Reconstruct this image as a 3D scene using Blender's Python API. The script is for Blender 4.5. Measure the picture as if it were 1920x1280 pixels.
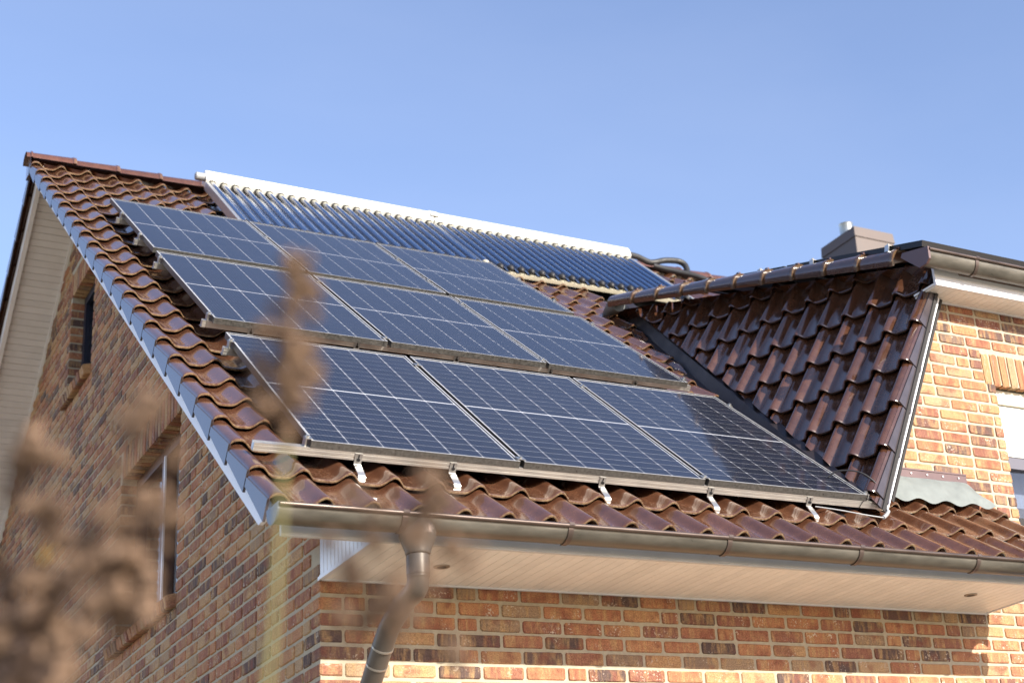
import bpy, bmesh, math, random
from mathutils import Matrix, Vector, noise
random.seed(7)
scn = bpy.context.scene
for o in list(bpy.data.objects):
    bpy.data.objects.remove(o)
COL = scn.collection

# ------------------------------------------------------------------ camera
CAM = Vector((-2.2873, -10.67644, -5.76782))
RIGHT = Vector((0.8526688, -0.5149831, -0.0880254))
UP = Vector((-0.1277747, -0.3689224, 0.9206356))
BACK = Vector((-0.5065863, -0.7737498, -0.3803704))
FPX, PPX, PPY = 2895.3357, 1218.2, 640.0
cd = bpy.data.cameras.new('camera')
cam = bpy.data.objects.new('camera', cd)
COL.objects.link(cam)
cm = Matrix((RIGHT, UP, BACK)).transposed().to_4x4()
cm.translation = CAM
cam.matrix_world = cm
cd.sensor_fit = 'HORIZONTAL'
cd.sensor_width = 36.0
cd.lens = FPX / 1920 * 36
cd.shift_x = -(PPX - 960) / 1920
cd.shift_y = 0.0
cd.clip_start = 0.05
cd.clip_end = 3000
cd.dof.use_dof = True
cd.dof.focus_distance = 8.3
cd.dof.aperture_fstop = 2.8
scn.camera = cam

def pix(P):
    """image position (1920 wide) of a world point: used only to pick which bricks show largest"""
    v = Vector(P) - CAM
    d = -v.dot(BACK)
    return PPX + FPX * v.dot(RIGHT) / d, PPY - FPX * v.dot(UP) / d, d

# ------------------------------------------------------------------ world, sun
SUN = Vector((0.300, -0.906, 0.423)).normalized()
wd = bpy.data.worlds.new('World')
scn.world = wd
wd.use_nodes = True
nt = wd.node_tree
bg = nt.nodes['Background']
sky = nt.nodes.new('ShaderNodeTexSky')
sky.sky_type = 'NISHITA'
sky.sun_disc = False
sky.sun_elevation = math.asin(SUN.z)
sky.sun_rotation = math.atan2(SUN.x, SUN.y)
sky.air_density = 1.0
sky.dust_density = 0.6
sky.ozone_density = 2.0
tint = nt.nodes.new('ShaderNodeVectorMath')
tint.operation = 'MULTIPLY'
tint.inputs[1].default_value = (1.12, 0.99, 1.03)      # the photograph's white balance leans to periwinkle
nt.links.new(sky.outputs[0], tint.inputs[0])
# thin high haze, barely visible
wtc = nt.nodes.new('ShaderNodeTexCoord')
wmp = nt.nodes.new('ShaderNodeMapping')
wmp.inputs['Scale'].default_value = (1.2, 2.5, 5.0)
wmp.inputs['Rotation'].default_value = (0.3, 0.5, 0.4)
wnz = nt.nodes.new('ShaderNodeTexNoise')
wnz.inputs['Scale'].default_value = 1.6
wnz.inputs['Detail'].default_value = 6
wmr = nt.nodes.new('ShaderNodeMapRange')
wmr.inputs[1].default_value = 0.45
wmr.inputs[2].default_value = 0.75
wmr.inputs[4].default_value = 0.05
wmx = nt.nodes.new('ShaderNodeMix')
wmx.data_type = 'RGBA'
wmx.inputs[7].default_value = (4.2, 4.4, 5.0, 1)
nt.links.new(wtc.outputs['Generated'], wmp.inputs[0])
nt.links.new(wmp.outputs[0], wnz.inputs['Vector'])
nt.links.new(wnz.outputs[0], wmr.inputs[0])
nt.links.new(wmr.outputs[0], wmx.inputs[0])
nt.links.new(tint.outputs[0], wmx.inputs[6])
nt.links.new(wmx.outputs[2], bg.inputs[0])
bg.inputs[1].default_value = 0.15
sl = bpy.data.lights.new('sun', 'SUN')
sl.energy = 5.0
sl.angle = math.radians(0.53)
sl.color = (1.0, 0.93, 0.80)
so = bpy.data.objects.new('sun', sl)
COL.objects.link(so)
so.rotation_euler = (-SUN).to_track_quat('-Z', 'Y').to_euler()
vs = scn.view_settings
vs.view_transform = 'Standard'
vs.look = 'None'
vs.gamma = 1.0
vs.exposure = 0.94
vs.use_curve_mapping = False
scn.cycles.max_bounces = 8
scn.cycles.transparent_max_bounces = 8
scn.cycles.caustics_reflective = False
scn.cycles.caustics_refractive = False
scn.cycles.sample_clamp_indirect = 6.0

# ------------------------------------------------------------------ materials
def newmat(name):
    m = bpy.data.materials.new(name)
    m.use_nodes = True
    t = m.node_tree
    b = t.nodes['Principled BSDF']
    return m, t, b

def N(t, typ, **kw):
    n = t.nodes.new(typ)
    for k, v in kw.items():
        setattr(n, k, v)
    return n

def simple(name, col, rough=0.5, metal=0.0, coat=0.0, var=0.0, scale=8.0, bump=0.0, rand=0.0, spec=0.5, stretch=(1, 1, 1), coat_rough=0.08):
    m, t, b = newmat(name)
    b.inputs['Base Color'].default_value = (*col, 1)
    b.inputs['Roughness'].default_value = rough
    b.inputs['Metallic'].default_value = metal
    b.inputs['Coat Weight'].default_value = coat
    b.inputs['Coat Roughness'].default_value = coat_rough
    b.inputs['Specular IOR Level'].default_value = spec
    if var or bump or rand:
        tc = N(t, 'ShaderNodeTexCoord')
        oi = N(t, 'ShaderNodeObjectInfo')
        mp = N(t, 'ShaderNodeMapping')
        mp.inputs['Scale'].default_value = stretch
        ad = N(t, 'ShaderNodeVectorMath', operation='ADD')
        sc = N(t, 'ShaderNodeVectorMath', operation='SCALE')
        sc.inputs[0].default_value = (31.7, 17.3, 23.9)
        t.links.new(oi.outputs['Random'], sc.inputs['Scale'])
        t.links.new(tc.outputs['Object'], mp.inputs[0])
        t.links.new(mp.outputs[0], ad.inputs[0])
        t.links.new(sc.outputs[0], ad.inputs[1])
        nz = N(t, 'ShaderNodeTexNoise')
        nz.inputs['Scale'].default_value = scale
        nz.inputs['Detail'].default_value = 6
        nz.inputs['Roughness'].default_value = 0.6
        t.links.new(ad.outputs[0], nz.inputs['Vector'])
        # value factor 1 +- var (noise) +- rand (object)
        m1 = N(t, 'ShaderNodeMapRange')
        m1.inputs[1].default_value = 0.3
        m1.inputs[2].default_value = 0.7
        m1.inputs[3].default_value = 1 - var
        m1.inputs[4].default_value = 1 + var
        t.links.new(nz.outputs[0], m1.inputs[0])
        m2 = N(t, 'ShaderNodeMapRange')
        m2.inputs[3].default_value = 1 - rand
        m2.inputs[4].default_value = 1 + rand
        t.links.new(oi.outputs['Random'], m2.inputs[0])
        mu = N(t, 'ShaderNodeMath', operation='MULTIPLY')
        t.links.new(m1.outputs[0], mu.inputs[0])
        t.links.new(m2.outputs[0], mu.inputs[1])
        cs = N(t, 'ShaderNodeVectorMath', operation='SCALE')
        cs.inputs[0].default_value = col
        t.links.new(mu.outputs[0], cs.inputs['Scale'])
        t.links.new(cs.outputs[0], b.inputs['Base Color'])
        r1 = N(t, 'ShaderNodeMapRange')
        r1.inputs[1].default_value = 0.3
        r1.inputs[2].default_value = 0.7
        r1.inputs[3].default_value = max(0.02, rough * (1 - var))
        r1.inputs[4].default_value = min(1, rough * (1 + var))
        t.links.new(nz.outputs[0], r1.inputs[0])
        t.links.new(r1.outputs[0], b.inputs['Roughness'])
        if bump:
            bp = N(t, 'ShaderNodeBump')
            bp.inputs['Strength'].default_value = bump
            bp.inputs['Distance'].default_value = 0.004
            t.links.new(nz.outputs[0], bp.inputs['Height'])
            t.links.new(bp.outputs[0], b.inputs['Normal'])
    return m

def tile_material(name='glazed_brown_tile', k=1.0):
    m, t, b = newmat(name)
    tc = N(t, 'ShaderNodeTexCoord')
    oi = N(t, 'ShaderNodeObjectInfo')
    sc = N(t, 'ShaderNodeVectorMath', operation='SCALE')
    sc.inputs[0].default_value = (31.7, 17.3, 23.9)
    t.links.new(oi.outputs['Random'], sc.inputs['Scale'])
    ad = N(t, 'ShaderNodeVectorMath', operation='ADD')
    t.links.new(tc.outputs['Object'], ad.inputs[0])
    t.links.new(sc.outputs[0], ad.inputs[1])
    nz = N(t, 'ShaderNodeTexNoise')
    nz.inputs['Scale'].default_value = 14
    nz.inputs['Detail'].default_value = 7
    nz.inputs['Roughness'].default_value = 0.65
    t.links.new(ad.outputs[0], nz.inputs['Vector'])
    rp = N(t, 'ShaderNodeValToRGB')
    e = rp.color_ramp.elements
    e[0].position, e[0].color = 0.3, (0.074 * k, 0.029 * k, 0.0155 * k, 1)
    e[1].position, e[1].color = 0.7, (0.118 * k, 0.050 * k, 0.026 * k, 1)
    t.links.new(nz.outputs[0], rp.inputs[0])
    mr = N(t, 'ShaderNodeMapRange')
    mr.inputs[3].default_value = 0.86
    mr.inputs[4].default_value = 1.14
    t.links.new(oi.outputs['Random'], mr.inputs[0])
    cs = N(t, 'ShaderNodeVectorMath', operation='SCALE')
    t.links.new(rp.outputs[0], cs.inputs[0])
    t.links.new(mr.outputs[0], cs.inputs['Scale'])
    # pale dust and lichen film, mostly lying in the pan (lower z of the tile) near the nose
    n2 = N(t, 'ShaderNodeTexNoise')
    n2.inputs['Scale'].default_value = 60
    n2.inputs['Detail'].default_value = 8
    n2.inputs['Roughness'].default_value = 0.75
    t.links.new(ad.outputs[0], n2.inputs['Vector'])
    low = N(t, 'ShaderNodeAttribute', attribute_name='pan')
    edg = N(t, 'ShaderNodeAttribute', attribute_name='edge')
    d1 = N(t, 'ShaderNodeMapRange')
    d1.inputs[1].default_value = 0.5
    d1.inputs[2].default_value = 0.72
    d1.inputs[4].default_value = 0.34
    t.links.new(n2.outputs[0], d1.inputs[0])
    dm = N(t, 'ShaderNodeMath', operation='MULTIPLY')
    t.links.new(low.outputs['Fac'], dm.inputs[0])
    t.links.new(d1.outputs[0], dm.inputs[1])
    mx = N(t, 'ShaderNodeMix', data_type='RGBA')
    t.links.new(dm.outputs[0], mx.inputs[0])
    t.links.new(cs.outputs[0], mx.inputs[6])
    mx.inputs[7].default_value = (0.30, 0.20, 0.12, 1)
    e1 = N(t, 'ShaderNodeMapRange')
    e1.inputs[1].default_value = 0.38
    e1.inputs[2].default_value = 0.6
    e1.inputs[4].default_value = 0.6
    t.links.new(n2.outputs[0], e1.inputs[0])
    em = N(t, 'ShaderNodeMath', operation='MULTIPLY')
    t.links.new(edg.outputs['Fac'], em.inputs[0])
    t.links.new(e1.outputs[0], em.inputs[1])
    mxe = N(t, 'ShaderNodeMix', data_type='RGBA')
    t.links.new(em.outputs[0], mxe.inputs[0])
    t.links.new(mx.outputs[2], mxe.inputs[6])
    mxe.inputs[7].default_value = (0.33, 0.25, 0.14, 1)
    t.links.new(mxe.outputs[2], b.inputs['Base Color'])
    rr = N(t, 'ShaderNodeMapRange')
    rr.inputs[1].default_value = 0.3
    rr.inputs[2].default_value = 0.7
    rr.inputs[3].default_value = 0.15
    rr.inputs[4].default_value = 0.27
    t.links.new(nz.outputs[0], rr.inputs[0])
    ra = N(t, 'ShaderNodeMath', operation='ADD')
    t.links.new(rr.outputs[0], ra.inputs[0])
    t.links.new(dm.outputs[0], ra.inputs[1])
    t.links.new(ra.outputs[0], b.inputs['Roughness'])
    b.inputs['Coat Weight'].default_value = 0.8
    b.inputs['Coat Roughness'].default_value = 0.05
    bp = N(t, 'ShaderNodeBump')
    bp.inputs['Strength'].default_value = 0.06
    bp.inputs['Distance'].default_value = 0.002
    t.links.new(nz.outputs[0], bp.inputs['Height'])
    t.links.new(bp.outputs[0], b.inputs['Normal'])
    return m

def brick_material():
    m, t, b = newmat('weathered_facing_brick')
    tc = N(t, 'ShaderNodeTexCoord')
    oi = N(t, 'ShaderNodeObjectInfo')
    at = N(t, 'ShaderNodeAttribute', attribute_name='rnd')
    add = N(t, 'ShaderNodeMath', operation='ADD')
    t.links.new(oi.outputs['Random'], add.inputs[0])
    t.links.new(at.outputs['Fac'], add.inputs[1])
    fr = N(t, 'ShaderNodeMath', operation='FRACT')
    t.links.new(add.outputs[0], fr.inputs[0])
    sc = N(t, 'ShaderNodeVectorMath', operation='SCALE')
    sc.inputs[0].default_value = (57.0, 31.0, 43.0)
    t.links.new(fr.outputs[0], sc.inputs['Scale'])
    av = N(t, 'ShaderNodeVectorMath', operation='ADD')
    t.links.new(tc.outputs['Object'], av.inputs[0])
    t.links.new(sc.outputs[0], av.inputs[1])
    # whole-brick tone
    rp = N(t, 'ShaderNodeValToRGB')
    els = rp.color_ramp.elements
    stops = [(0.0, (0.090, 0.060, 0.055)), (0.12, (0.115, 0.073, 0.063)), (0.2, (0.205, 0.092, 0.070)), (0.4, (0.32, 0.135, 0.076)),
             (0.6, (0.38, 0.175, 0.090)), (0.78, (0.395, 0.23, 0.115)), (0.92, (0.375, 0.255, 0.15)), (1.0, (0.15, 0.10, 0.083))]
    els[0].position, els[0].color = stops[0][0], (*stops[0][1], 1)
    els[1].position, els[1].color = stops[-1][0], (*stops[-1][1], 1)
    for p, c in stops[1:-1]:
        el = els.new(p)
        el.color = (*c, 1)
    t.links.new(fr.outputs[0], rp.inputs[0])
    # streaks running up the brick
    mp = N(t, 'ShaderNodeMapping')
    mp.inputs['Scale'].default_value = (34, 34, 7)
    t.links.new(av.outputs[0], mp.inputs[0])
    st = N(t, 'ShaderNodeTexNoise')
    st.inputs['Scale'].default_value = 1.0
    st.inputs['Detail'].default_value = 5
    st.inputs['Roughness'].default_value = 0.6
    t.links.new(mp.outputs[0], st.inputs['Vector'])
    s1 = N(t, 'ShaderNodeMapRange')
    s1.inputs[1].default_value = 0.46
    s1.inputs[2].default_value = 0.66
    s1.inputs[4].default_value = 0.75
    t.links.new(st.outputs[0], s1.inputs[0])
    mx1 = N(t, 'ShaderNodeMix', data_type='RGBA')
    t.links.new(s1.outputs[0], mx1.inputs[0])
    t.links.new(rp.outputs[0], mx1.inputs[6])
    mx1.inputs[7].default_value = (0.42, 0.265, 0.125, 1)
    # big soft burn marks
    bn = N(t, 'ShaderNodeTexNoise')
    bn.inputs['Scale'].default_value = 11
    bn.inputs['Detail'].default_value = 2
    t.links.new(av.outputs[0], bn.inputs['Vector'])
    b1 = N(t, 'ShaderNodeMapRange')
    b1.inputs[1].default_value = 0.52
    b1.inputs[2].default_value = 0.68
    b1.inputs[4].default_value = 0.7
    t.links.new(bn.outputs[0], b1.inputs[0])
    mx2 = N(t, 'ShaderNodeMix', data_type='RGBA')
    t.links.new(b1.outputs[0], mx2.inputs[0])
    t.links.new(mx1.outputs[2], mx2.inputs[6])
    mx2.inputs[7].default_value = (0.20, 0.070, 0.048, 1)
    # fine grain: pale sand and dark flecks
    fn = N(t, 'ShaderNodeTexNoise')
    fn.inputs['Scale'].default_value = 160
    fn.inputs['Detail'].default_value = 4
    fn.inputs['Roughness'].default_value = 0.7
    t.links.new(av.outputs[0], fn.inputs['Vector'])
    f1 = N(t, 'ShaderNodeMapRange')
    f1.inputs[1].default_value = 0.3
    f1.inputs[2].default_value = 0.7
    f1.inputs[3].default_value = 0.55
    f1.inputs[4].default_value = 1.45
    t.links.new(fn.outputs[0], f1.inputs[0])
    vm = N(t, 'ShaderNodeVectorMath', operation='SCALE')
    t.links.new(mx2.outputs[2], vm.inputs[0])
    t.links.new(f1.outputs[0], vm.inputs['Scale'])
    # patches where the sand skin is broken (speckled white) on some bricks
    f2 = N(t, 'ShaderNodeTexNoise')
    f2.inputs['Scale'].default_value = 90
    f2.inputs['Detail'].default_value = 3
    t.links.new(av.outputs[0], f2.inputs['Vector'])
    f3 = N(t, 'ShaderNodeMapRange')
    f3.inputs[1].default_value = 0.58
    f3.inputs[2].default_value = 0.64
    t.links.new(f2.outputs[0], f3.inputs[0])
    f4 = N(t, 'ShaderNodeTexNoise')
    f4.inputs['Scale'].default_value = 9
    f4.inputs['Detail'].default_value = 1
    t.links.new(av.outputs[0], f4.inputs['Vector'])
    f5 = N(t, 'ShaderNodeMapRange')
    f5.inputs[1].default_value = 0.56
    f5.inputs[2].default_value = 0.66
    t.links.new(f4.outputs[0], f5.inputs[0])
    fm = N(t, 'ShaderNodeMath', operation='MULTIPLY')
    t.links.new(f3.outputs[0], fm.inputs[0])
    t.links.new(f5.outputs[0], fm.inputs[1])
    mx3 = N(t, 'ShaderNodeMix', data_type='RGBA')
    t.links.new(fm.outputs[0], mx3.inputs[0])
    t.links.new(vm.outputs[0], mx3.inputs[6])
    mx3.inputs[7].default_value = (0.50, 0.42, 0.34, 1)
    t.links.new(mx3.outputs[2], b.inputs['Base Color'])
    b.inputs['Roughness'].default_value = 0.85
    b.inputs['Specular IOR Level'].default_value = 0.25
    bp = N(t, 'ShaderNodeBump')
    bp.inputs['Strength'].default_value = 0.6
    bp.inputs['Distance'].default_value = 0.003
    hs = N(t, 'ShaderNodeMath', operation='ADD')
    t.links.new(fn.outputs[0], hs.inputs[0])
    t.links.new(st.outputs[0], hs.inputs[1])
    t.links.new(hs.outputs[0], bp.inputs['Height'])
    t.links.new(bp.outputs[0], b.inputs['Normal'])
    return m

def cell_material():
    m, t, b = newmat('silicon_cell')
    tc = N(t, 'ShaderNodeTexCoord')
    oi = N(t, 'ShaderNodeObjectInfo')
    sx = N(t, 'ShaderNodeSeparateXYZ')
    t.links.new(tc.outputs['Object'], sx.inputs[0])
    # nine busbars along the cell
    mu = N(t, 'ShaderNodeMath', operation='MULTIPLY')
    mu.inputs[1].default_value = 9 / 0.166
    t.links.new(sx.outputs[0], mu.inputs[0])
    fr = N(t, 'ShaderNodeMath', operation='FRACT')
    t.links.new(mu.outputs[0], fr.inputs[0])
    su = N(t, 'ShaderNodeMath', operation='SUBTRACT')
    su.inputs[1].default_value = 0.5
    t.links.new(fr.outputs[0], su.inputs[0])
    ab = N(t, 'ShaderNodeMath', operation='ABSOLUTE')
    t.links.new(su.outputs[0], ab.inputs[0])
    lt = N(t, 'ShaderNodeMath', operation='LESS_THAN')
    lt.inputs[1].default_value = 0.05
    t.links.new(ab.outputs[0], lt.inputs[0])
    mr = N(t, 'ShaderNodeMapRange')
    mr.inputs[3].default_value = 0.8
    mr.inputs[4].default_value = 1.2
    t.links.new(oi.outputs['Random'], mr.inputs[0])
    cs = N(t, 'ShaderNodeVectorMath', operation='SCALE')
    cs.inputs[0].default_value = (0.0035, 0.0055, 0.0150)
    t.links.new(mr.outputs[0], cs.inputs['Scale'])
    mx = N(t, 'ShaderNodeMix', data_type='RGBA')
    t.links.new(lt.outputs[0], mx.inputs[0])
    t.links.new(cs.outputs[0], mx.inputs[6])
    mx.inputs[7].default_value = (0.075, 0.08, 0.10, 1)
    t.links.new(mx.outputs[2], b.inputs['Base Color'])
    b.inputs['Roughness'].default_value = 0.45
    b.inputs['Specular IOR Level'].default_value = 0.2
    return m

def glass_pane_material(name, ior=1.4, rough=0.03, tint=(1, 1, 1), dust=0.0):
    m, t, b = newmat(name)
    out = t.nodes['Material Output']
    tr = N(t, 'ShaderNodeBsdfTransparent')
    tr.inputs[0].default_value = (*tint, 1)
    gl = N(t, 'ShaderNodeBsdfGlossy')
    gl.inputs['Roughness'].default_value = rough
    fz = N(t, 'ShaderNodeFresnel')
    ge = N(t, 'ShaderNodeNewGeometry')
    io = N(t, 'ShaderNodeMapRange')
    io.inputs[3].default_value = ior
    io.inputs[4].default_value = 1 / ior
    t.links.new(ge.outputs['Backfacing'], io.inputs[0])
    t.links.new(io.outputs[0], fz.inputs['IOR'])
    mx = N(t, 'ShaderNodeMixShader')
    t.links.new(fz.outputs[0], mx.inputs[0])
    t.links.new(tr.outputs[0], mx.inputs[1])
    t.links.new(gl.outputs[0], mx.inputs[2])
    last = mx
    if dust:
        tc = N(t, 'ShaderNodeTexCoord')
        oi = N(t, 'ShaderNodeObjectInfo')
        sc = N(t, 'ShaderNodeVectorMath', operation='SCALE')
        sc.inputs[0].default_value = (31.7, 17.3, 23.9)
        t.links.new(oi.outputs['Random'], sc.inputs['Scale'])
        mp = N(t, 'ShaderNodeMapping')
        mp.inputs['Scale'].default_value = (3.0, 1.0, 1.0)
        t.links.new(tc.outputs['Object'], mp.inputs[0])
        ad = N(t, 'ShaderNodeVectorMath', operation='ADD')
        t.links.new(mp.outputs[0], ad.inputs[0])
        t.links.new(sc.outputs[0], ad.inputs[1])
        nz = N(t, 'ShaderNodeTexNoise')
        nz.inputs['Scale'].default_value = 2.5
        nz.inputs['Detail'].default_value = 8
        nz.inputs['Roughness'].default_value = 0.65
        t.links.new(ad.outputs[0], nz.inputs['Vector'])
        mr = N(t, 'ShaderNodeMapRange')
        mr.inputs[1].default_value = 0.40
        mr.inputs[2].default_value = 0.75
        mr.inputs[3].default_value = dust * 0.25
        mr.inputs[4].default_value = dust
        t.links.new(nz.outputs[0], mr.inputs[0])
        df = N(t, 'ShaderNodeBsdfDiffuse')
        df.inputs[0].default_value = (0.42, 0.40, 0.36, 1)
        m2 = N(t, 'ShaderNodeMixShader')
        t.links.new(mr.outputs[0], m2.inputs[0])
        t.links.new(mx.outputs[0], m2.inputs[1])
        t.links.new(df.outputs[0], m2.inputs[2])
        last = m2
        r2 = N(t, 'ShaderNodeMapRange')
        r2.inputs[1].default_value = 0.35
        r2.inputs[2].default_value = 0.7
        r2.inputs[3].default_value = rough * 0.6
        r2.inputs[4].default_value = rough * 1.8
        t.links.new(nz.outputs[0], r2.inputs[0])
        t.links.new(r2.outputs[0], gl.inputs['Roughness'])
    t.links.new(last.outputs[0], out.inputs[0])
    return m

MT = {}
MT['tile'] = tile_material()
MT['tile_shade'] = tile_material('shade_dark_glazed_tile', 0.62)  # same glaze, darkened: the dormer's deep shade is put into the colour
MT['brick'] = brick_material()
MT['flange'] = simple('verge_flange_glaze', (0.060, 0.050, 0.055), 0.16, var=0.15, spec=0.42)
MT['mortar'] = simple('lime_mortar', (0.39, 0.345, 0.26), 0.95, var=0.12, scale=40, bump=0.5)
MT['cell'] = cell_material()
MT['panel_glass'] = glass_pane_material('solar_glass', 1.36, 0.05, dust=0.006)
MT['backsheet'] = simple('white_backsheet', (0.46, 0.47, 0.50), 0.5)
MT['alu'] = simple('anodised_aluminium', (0.62, 0.61, 0.58), 0.38, metal=0.85, var=0.12, scale=20, stretch=(0.2, 4, 4))
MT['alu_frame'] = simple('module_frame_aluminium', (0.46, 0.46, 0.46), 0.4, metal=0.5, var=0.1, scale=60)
MT['frame_side_shade'] = simple('module_frame_side_shade', (0.115, 0.112, 0.105), 0.38, metal=0.55, var=0.35, scale=70)  # same aluminium darkened: shade and dark reflections put into the colour
MT['steel'] = simple('stainless_steel', (0.50, 0.50, 0.49), 0.36, metal=0.95, var=0.1, scale=30)
MT['dark_metal'] = simple('black_clamp', (0.02, 0.02, 0.022), 0.4, metal=0.3)
MT['under'] = simple('roof_underlay', (0.03, 0.028, 0.028), 0.9)
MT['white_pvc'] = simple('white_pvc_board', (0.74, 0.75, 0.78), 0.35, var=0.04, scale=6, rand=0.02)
MT['soffit'] = simple('cream_soffit_board', (0.87, 0.855, 0.82), 0.4, var=0.05, scale=5, rand=0.04)
MT['beige'] = simple('beige_soffit_lamella', (0.69, 0.66, 0.64), 0.5, var=0.05, scale=5, rand=0.03)
MT['gutter'] = simple('weathered_zinc_copper', (0.105, 0.096, 0.080), 0.38, metal=0.4, var=0.4, scale=3.5, bump=0.05, stretch=(1, 3, 3))
MT['gutter_bead'] = simple('brown_gutter_bead', (0.085, 0.062, 0.053), 0.35, metal=0.5, var=0.2, scale=6)
MT['pipe'] = simple('weathered_downpipe', (0.092, 0.080, 0.069), 0.42, metal=0.3, var=0.22, scale=5)
MT['solder'] = simple('solder_seam', (0.38, 0.36, 0.33), 0.35, metal=0.8)
MT['end_cap'] = simple('gutter_end_cap', (0.10, 0.12, 0.15), 0.4, metal=0.3)
MT['brown_metal'] = simple('brown_coated_metal', (0.10, 0.05, 0.047), 0.38, coat=0.2, var=0.1, scale=4)
MT['valley'] = simple('dark_valley_metal', (0.018, 0.013, 0.014), 0.5, coat=0.05, var=0.2, scale=3)
MT['lead'] = simple('grey_lead_flashing', (0.165, 0.185, 0.180), 0.6, metal=0.0, var=0.18, scale=9, bump=0.4)
MT['header'] = simple('header_white_metal', (0.78, 0.77, 0.72), 0.32, metal=0.15, var=0.05, scale=4)
MT['tube'] = simple('vacuum_tube_blue', (0.014, 0.042, 0.125), 0.22, coat=1.0, coat_rough=0.03, spec=0.8)
MT['mirror'] = simple('reflector_aluminium', (0.70, 0.74, 0.80), 0.22, metal=0.95)
MT['rubber'] = simple('black_rubber', (0.018, 0.018, 0.02), 0.55, var=0.2, scale=20, bump=0.3)
MT['cream'] = simple('cream_plastic', (0.43, 0.40, 0.31), 0.5, var=0.1, scale=20)
MT['chimney'] = simple('brown_chimney_cladding', (0.088, 0.064, 0.056), 0.5, metal=0.1, var=0.15, scale=2.5)
MT['galv'] = simple('galvanised_flue', (0.34, 0.36, 0.37), 0.34, metal=0.9, var=0.1, scale=10)
MT['black_frame'] = simple('black_module_frame', (0.012, 0.012, 0.014), 0.35, metal=0.4)
MT['shutter'] = simple('white_shutter_slat', (0.82, 0.82, 0.80), 0.4, rand=0.02, var=0.02)
MT['win_frame'] = simple('grey_window_frame', (0.10, 0.095, 0.12), 0.4)
MT['brown_frame'] = simple('brown_window_frame', (0.10, 0.045, 0.025), 0.45, var=0.15, scale=10, stretch=(8, 8, 1))
MT['window_glass'] = glass_pane_material('window_glass', 1.7, 0.02)
MT['room'] = simple('dark_interior', (0.02, 0.022, 0.03), 0.8)
MT['navy_frame'] = simple('navy_window_frame', (0.012, 0.017, 0.035), 0.35)
MT['ground'] = simple('garden_paving', (0.34, 0.30, 0.225), 0.9, var=0.3, scale=1.5)
MT['dry'] = simple('dried_seed_husk', (0.180, 0.112, 0.070), 0.9, var=0.35, scale=60, rand=0.2)
MT['stalk'] = simple('dried_stalk', (0.14, 0.085, 0.05), 0.85, var=0.2, scale=40)
MT['green_stalk'] = simple('green_stalk', (0.21, 0.195, 0.085), 0.8, var=0.15, scale=30)
MT['yellow'] = simple('yellow_petal', (0.60, 0.38, 0.03), 0.7)
MT['cable'] = simple('black_cable', (0.02, 0.02, 0.022), 0.45)
MT['conduit'] = simple('grey_conduit', (0.30, 0.31, 0.32), 0.5)
MT['spot'] = simple('downlight_ring', (0.35, 0.30, 0.24), 0.35, metal=0.7)

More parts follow.
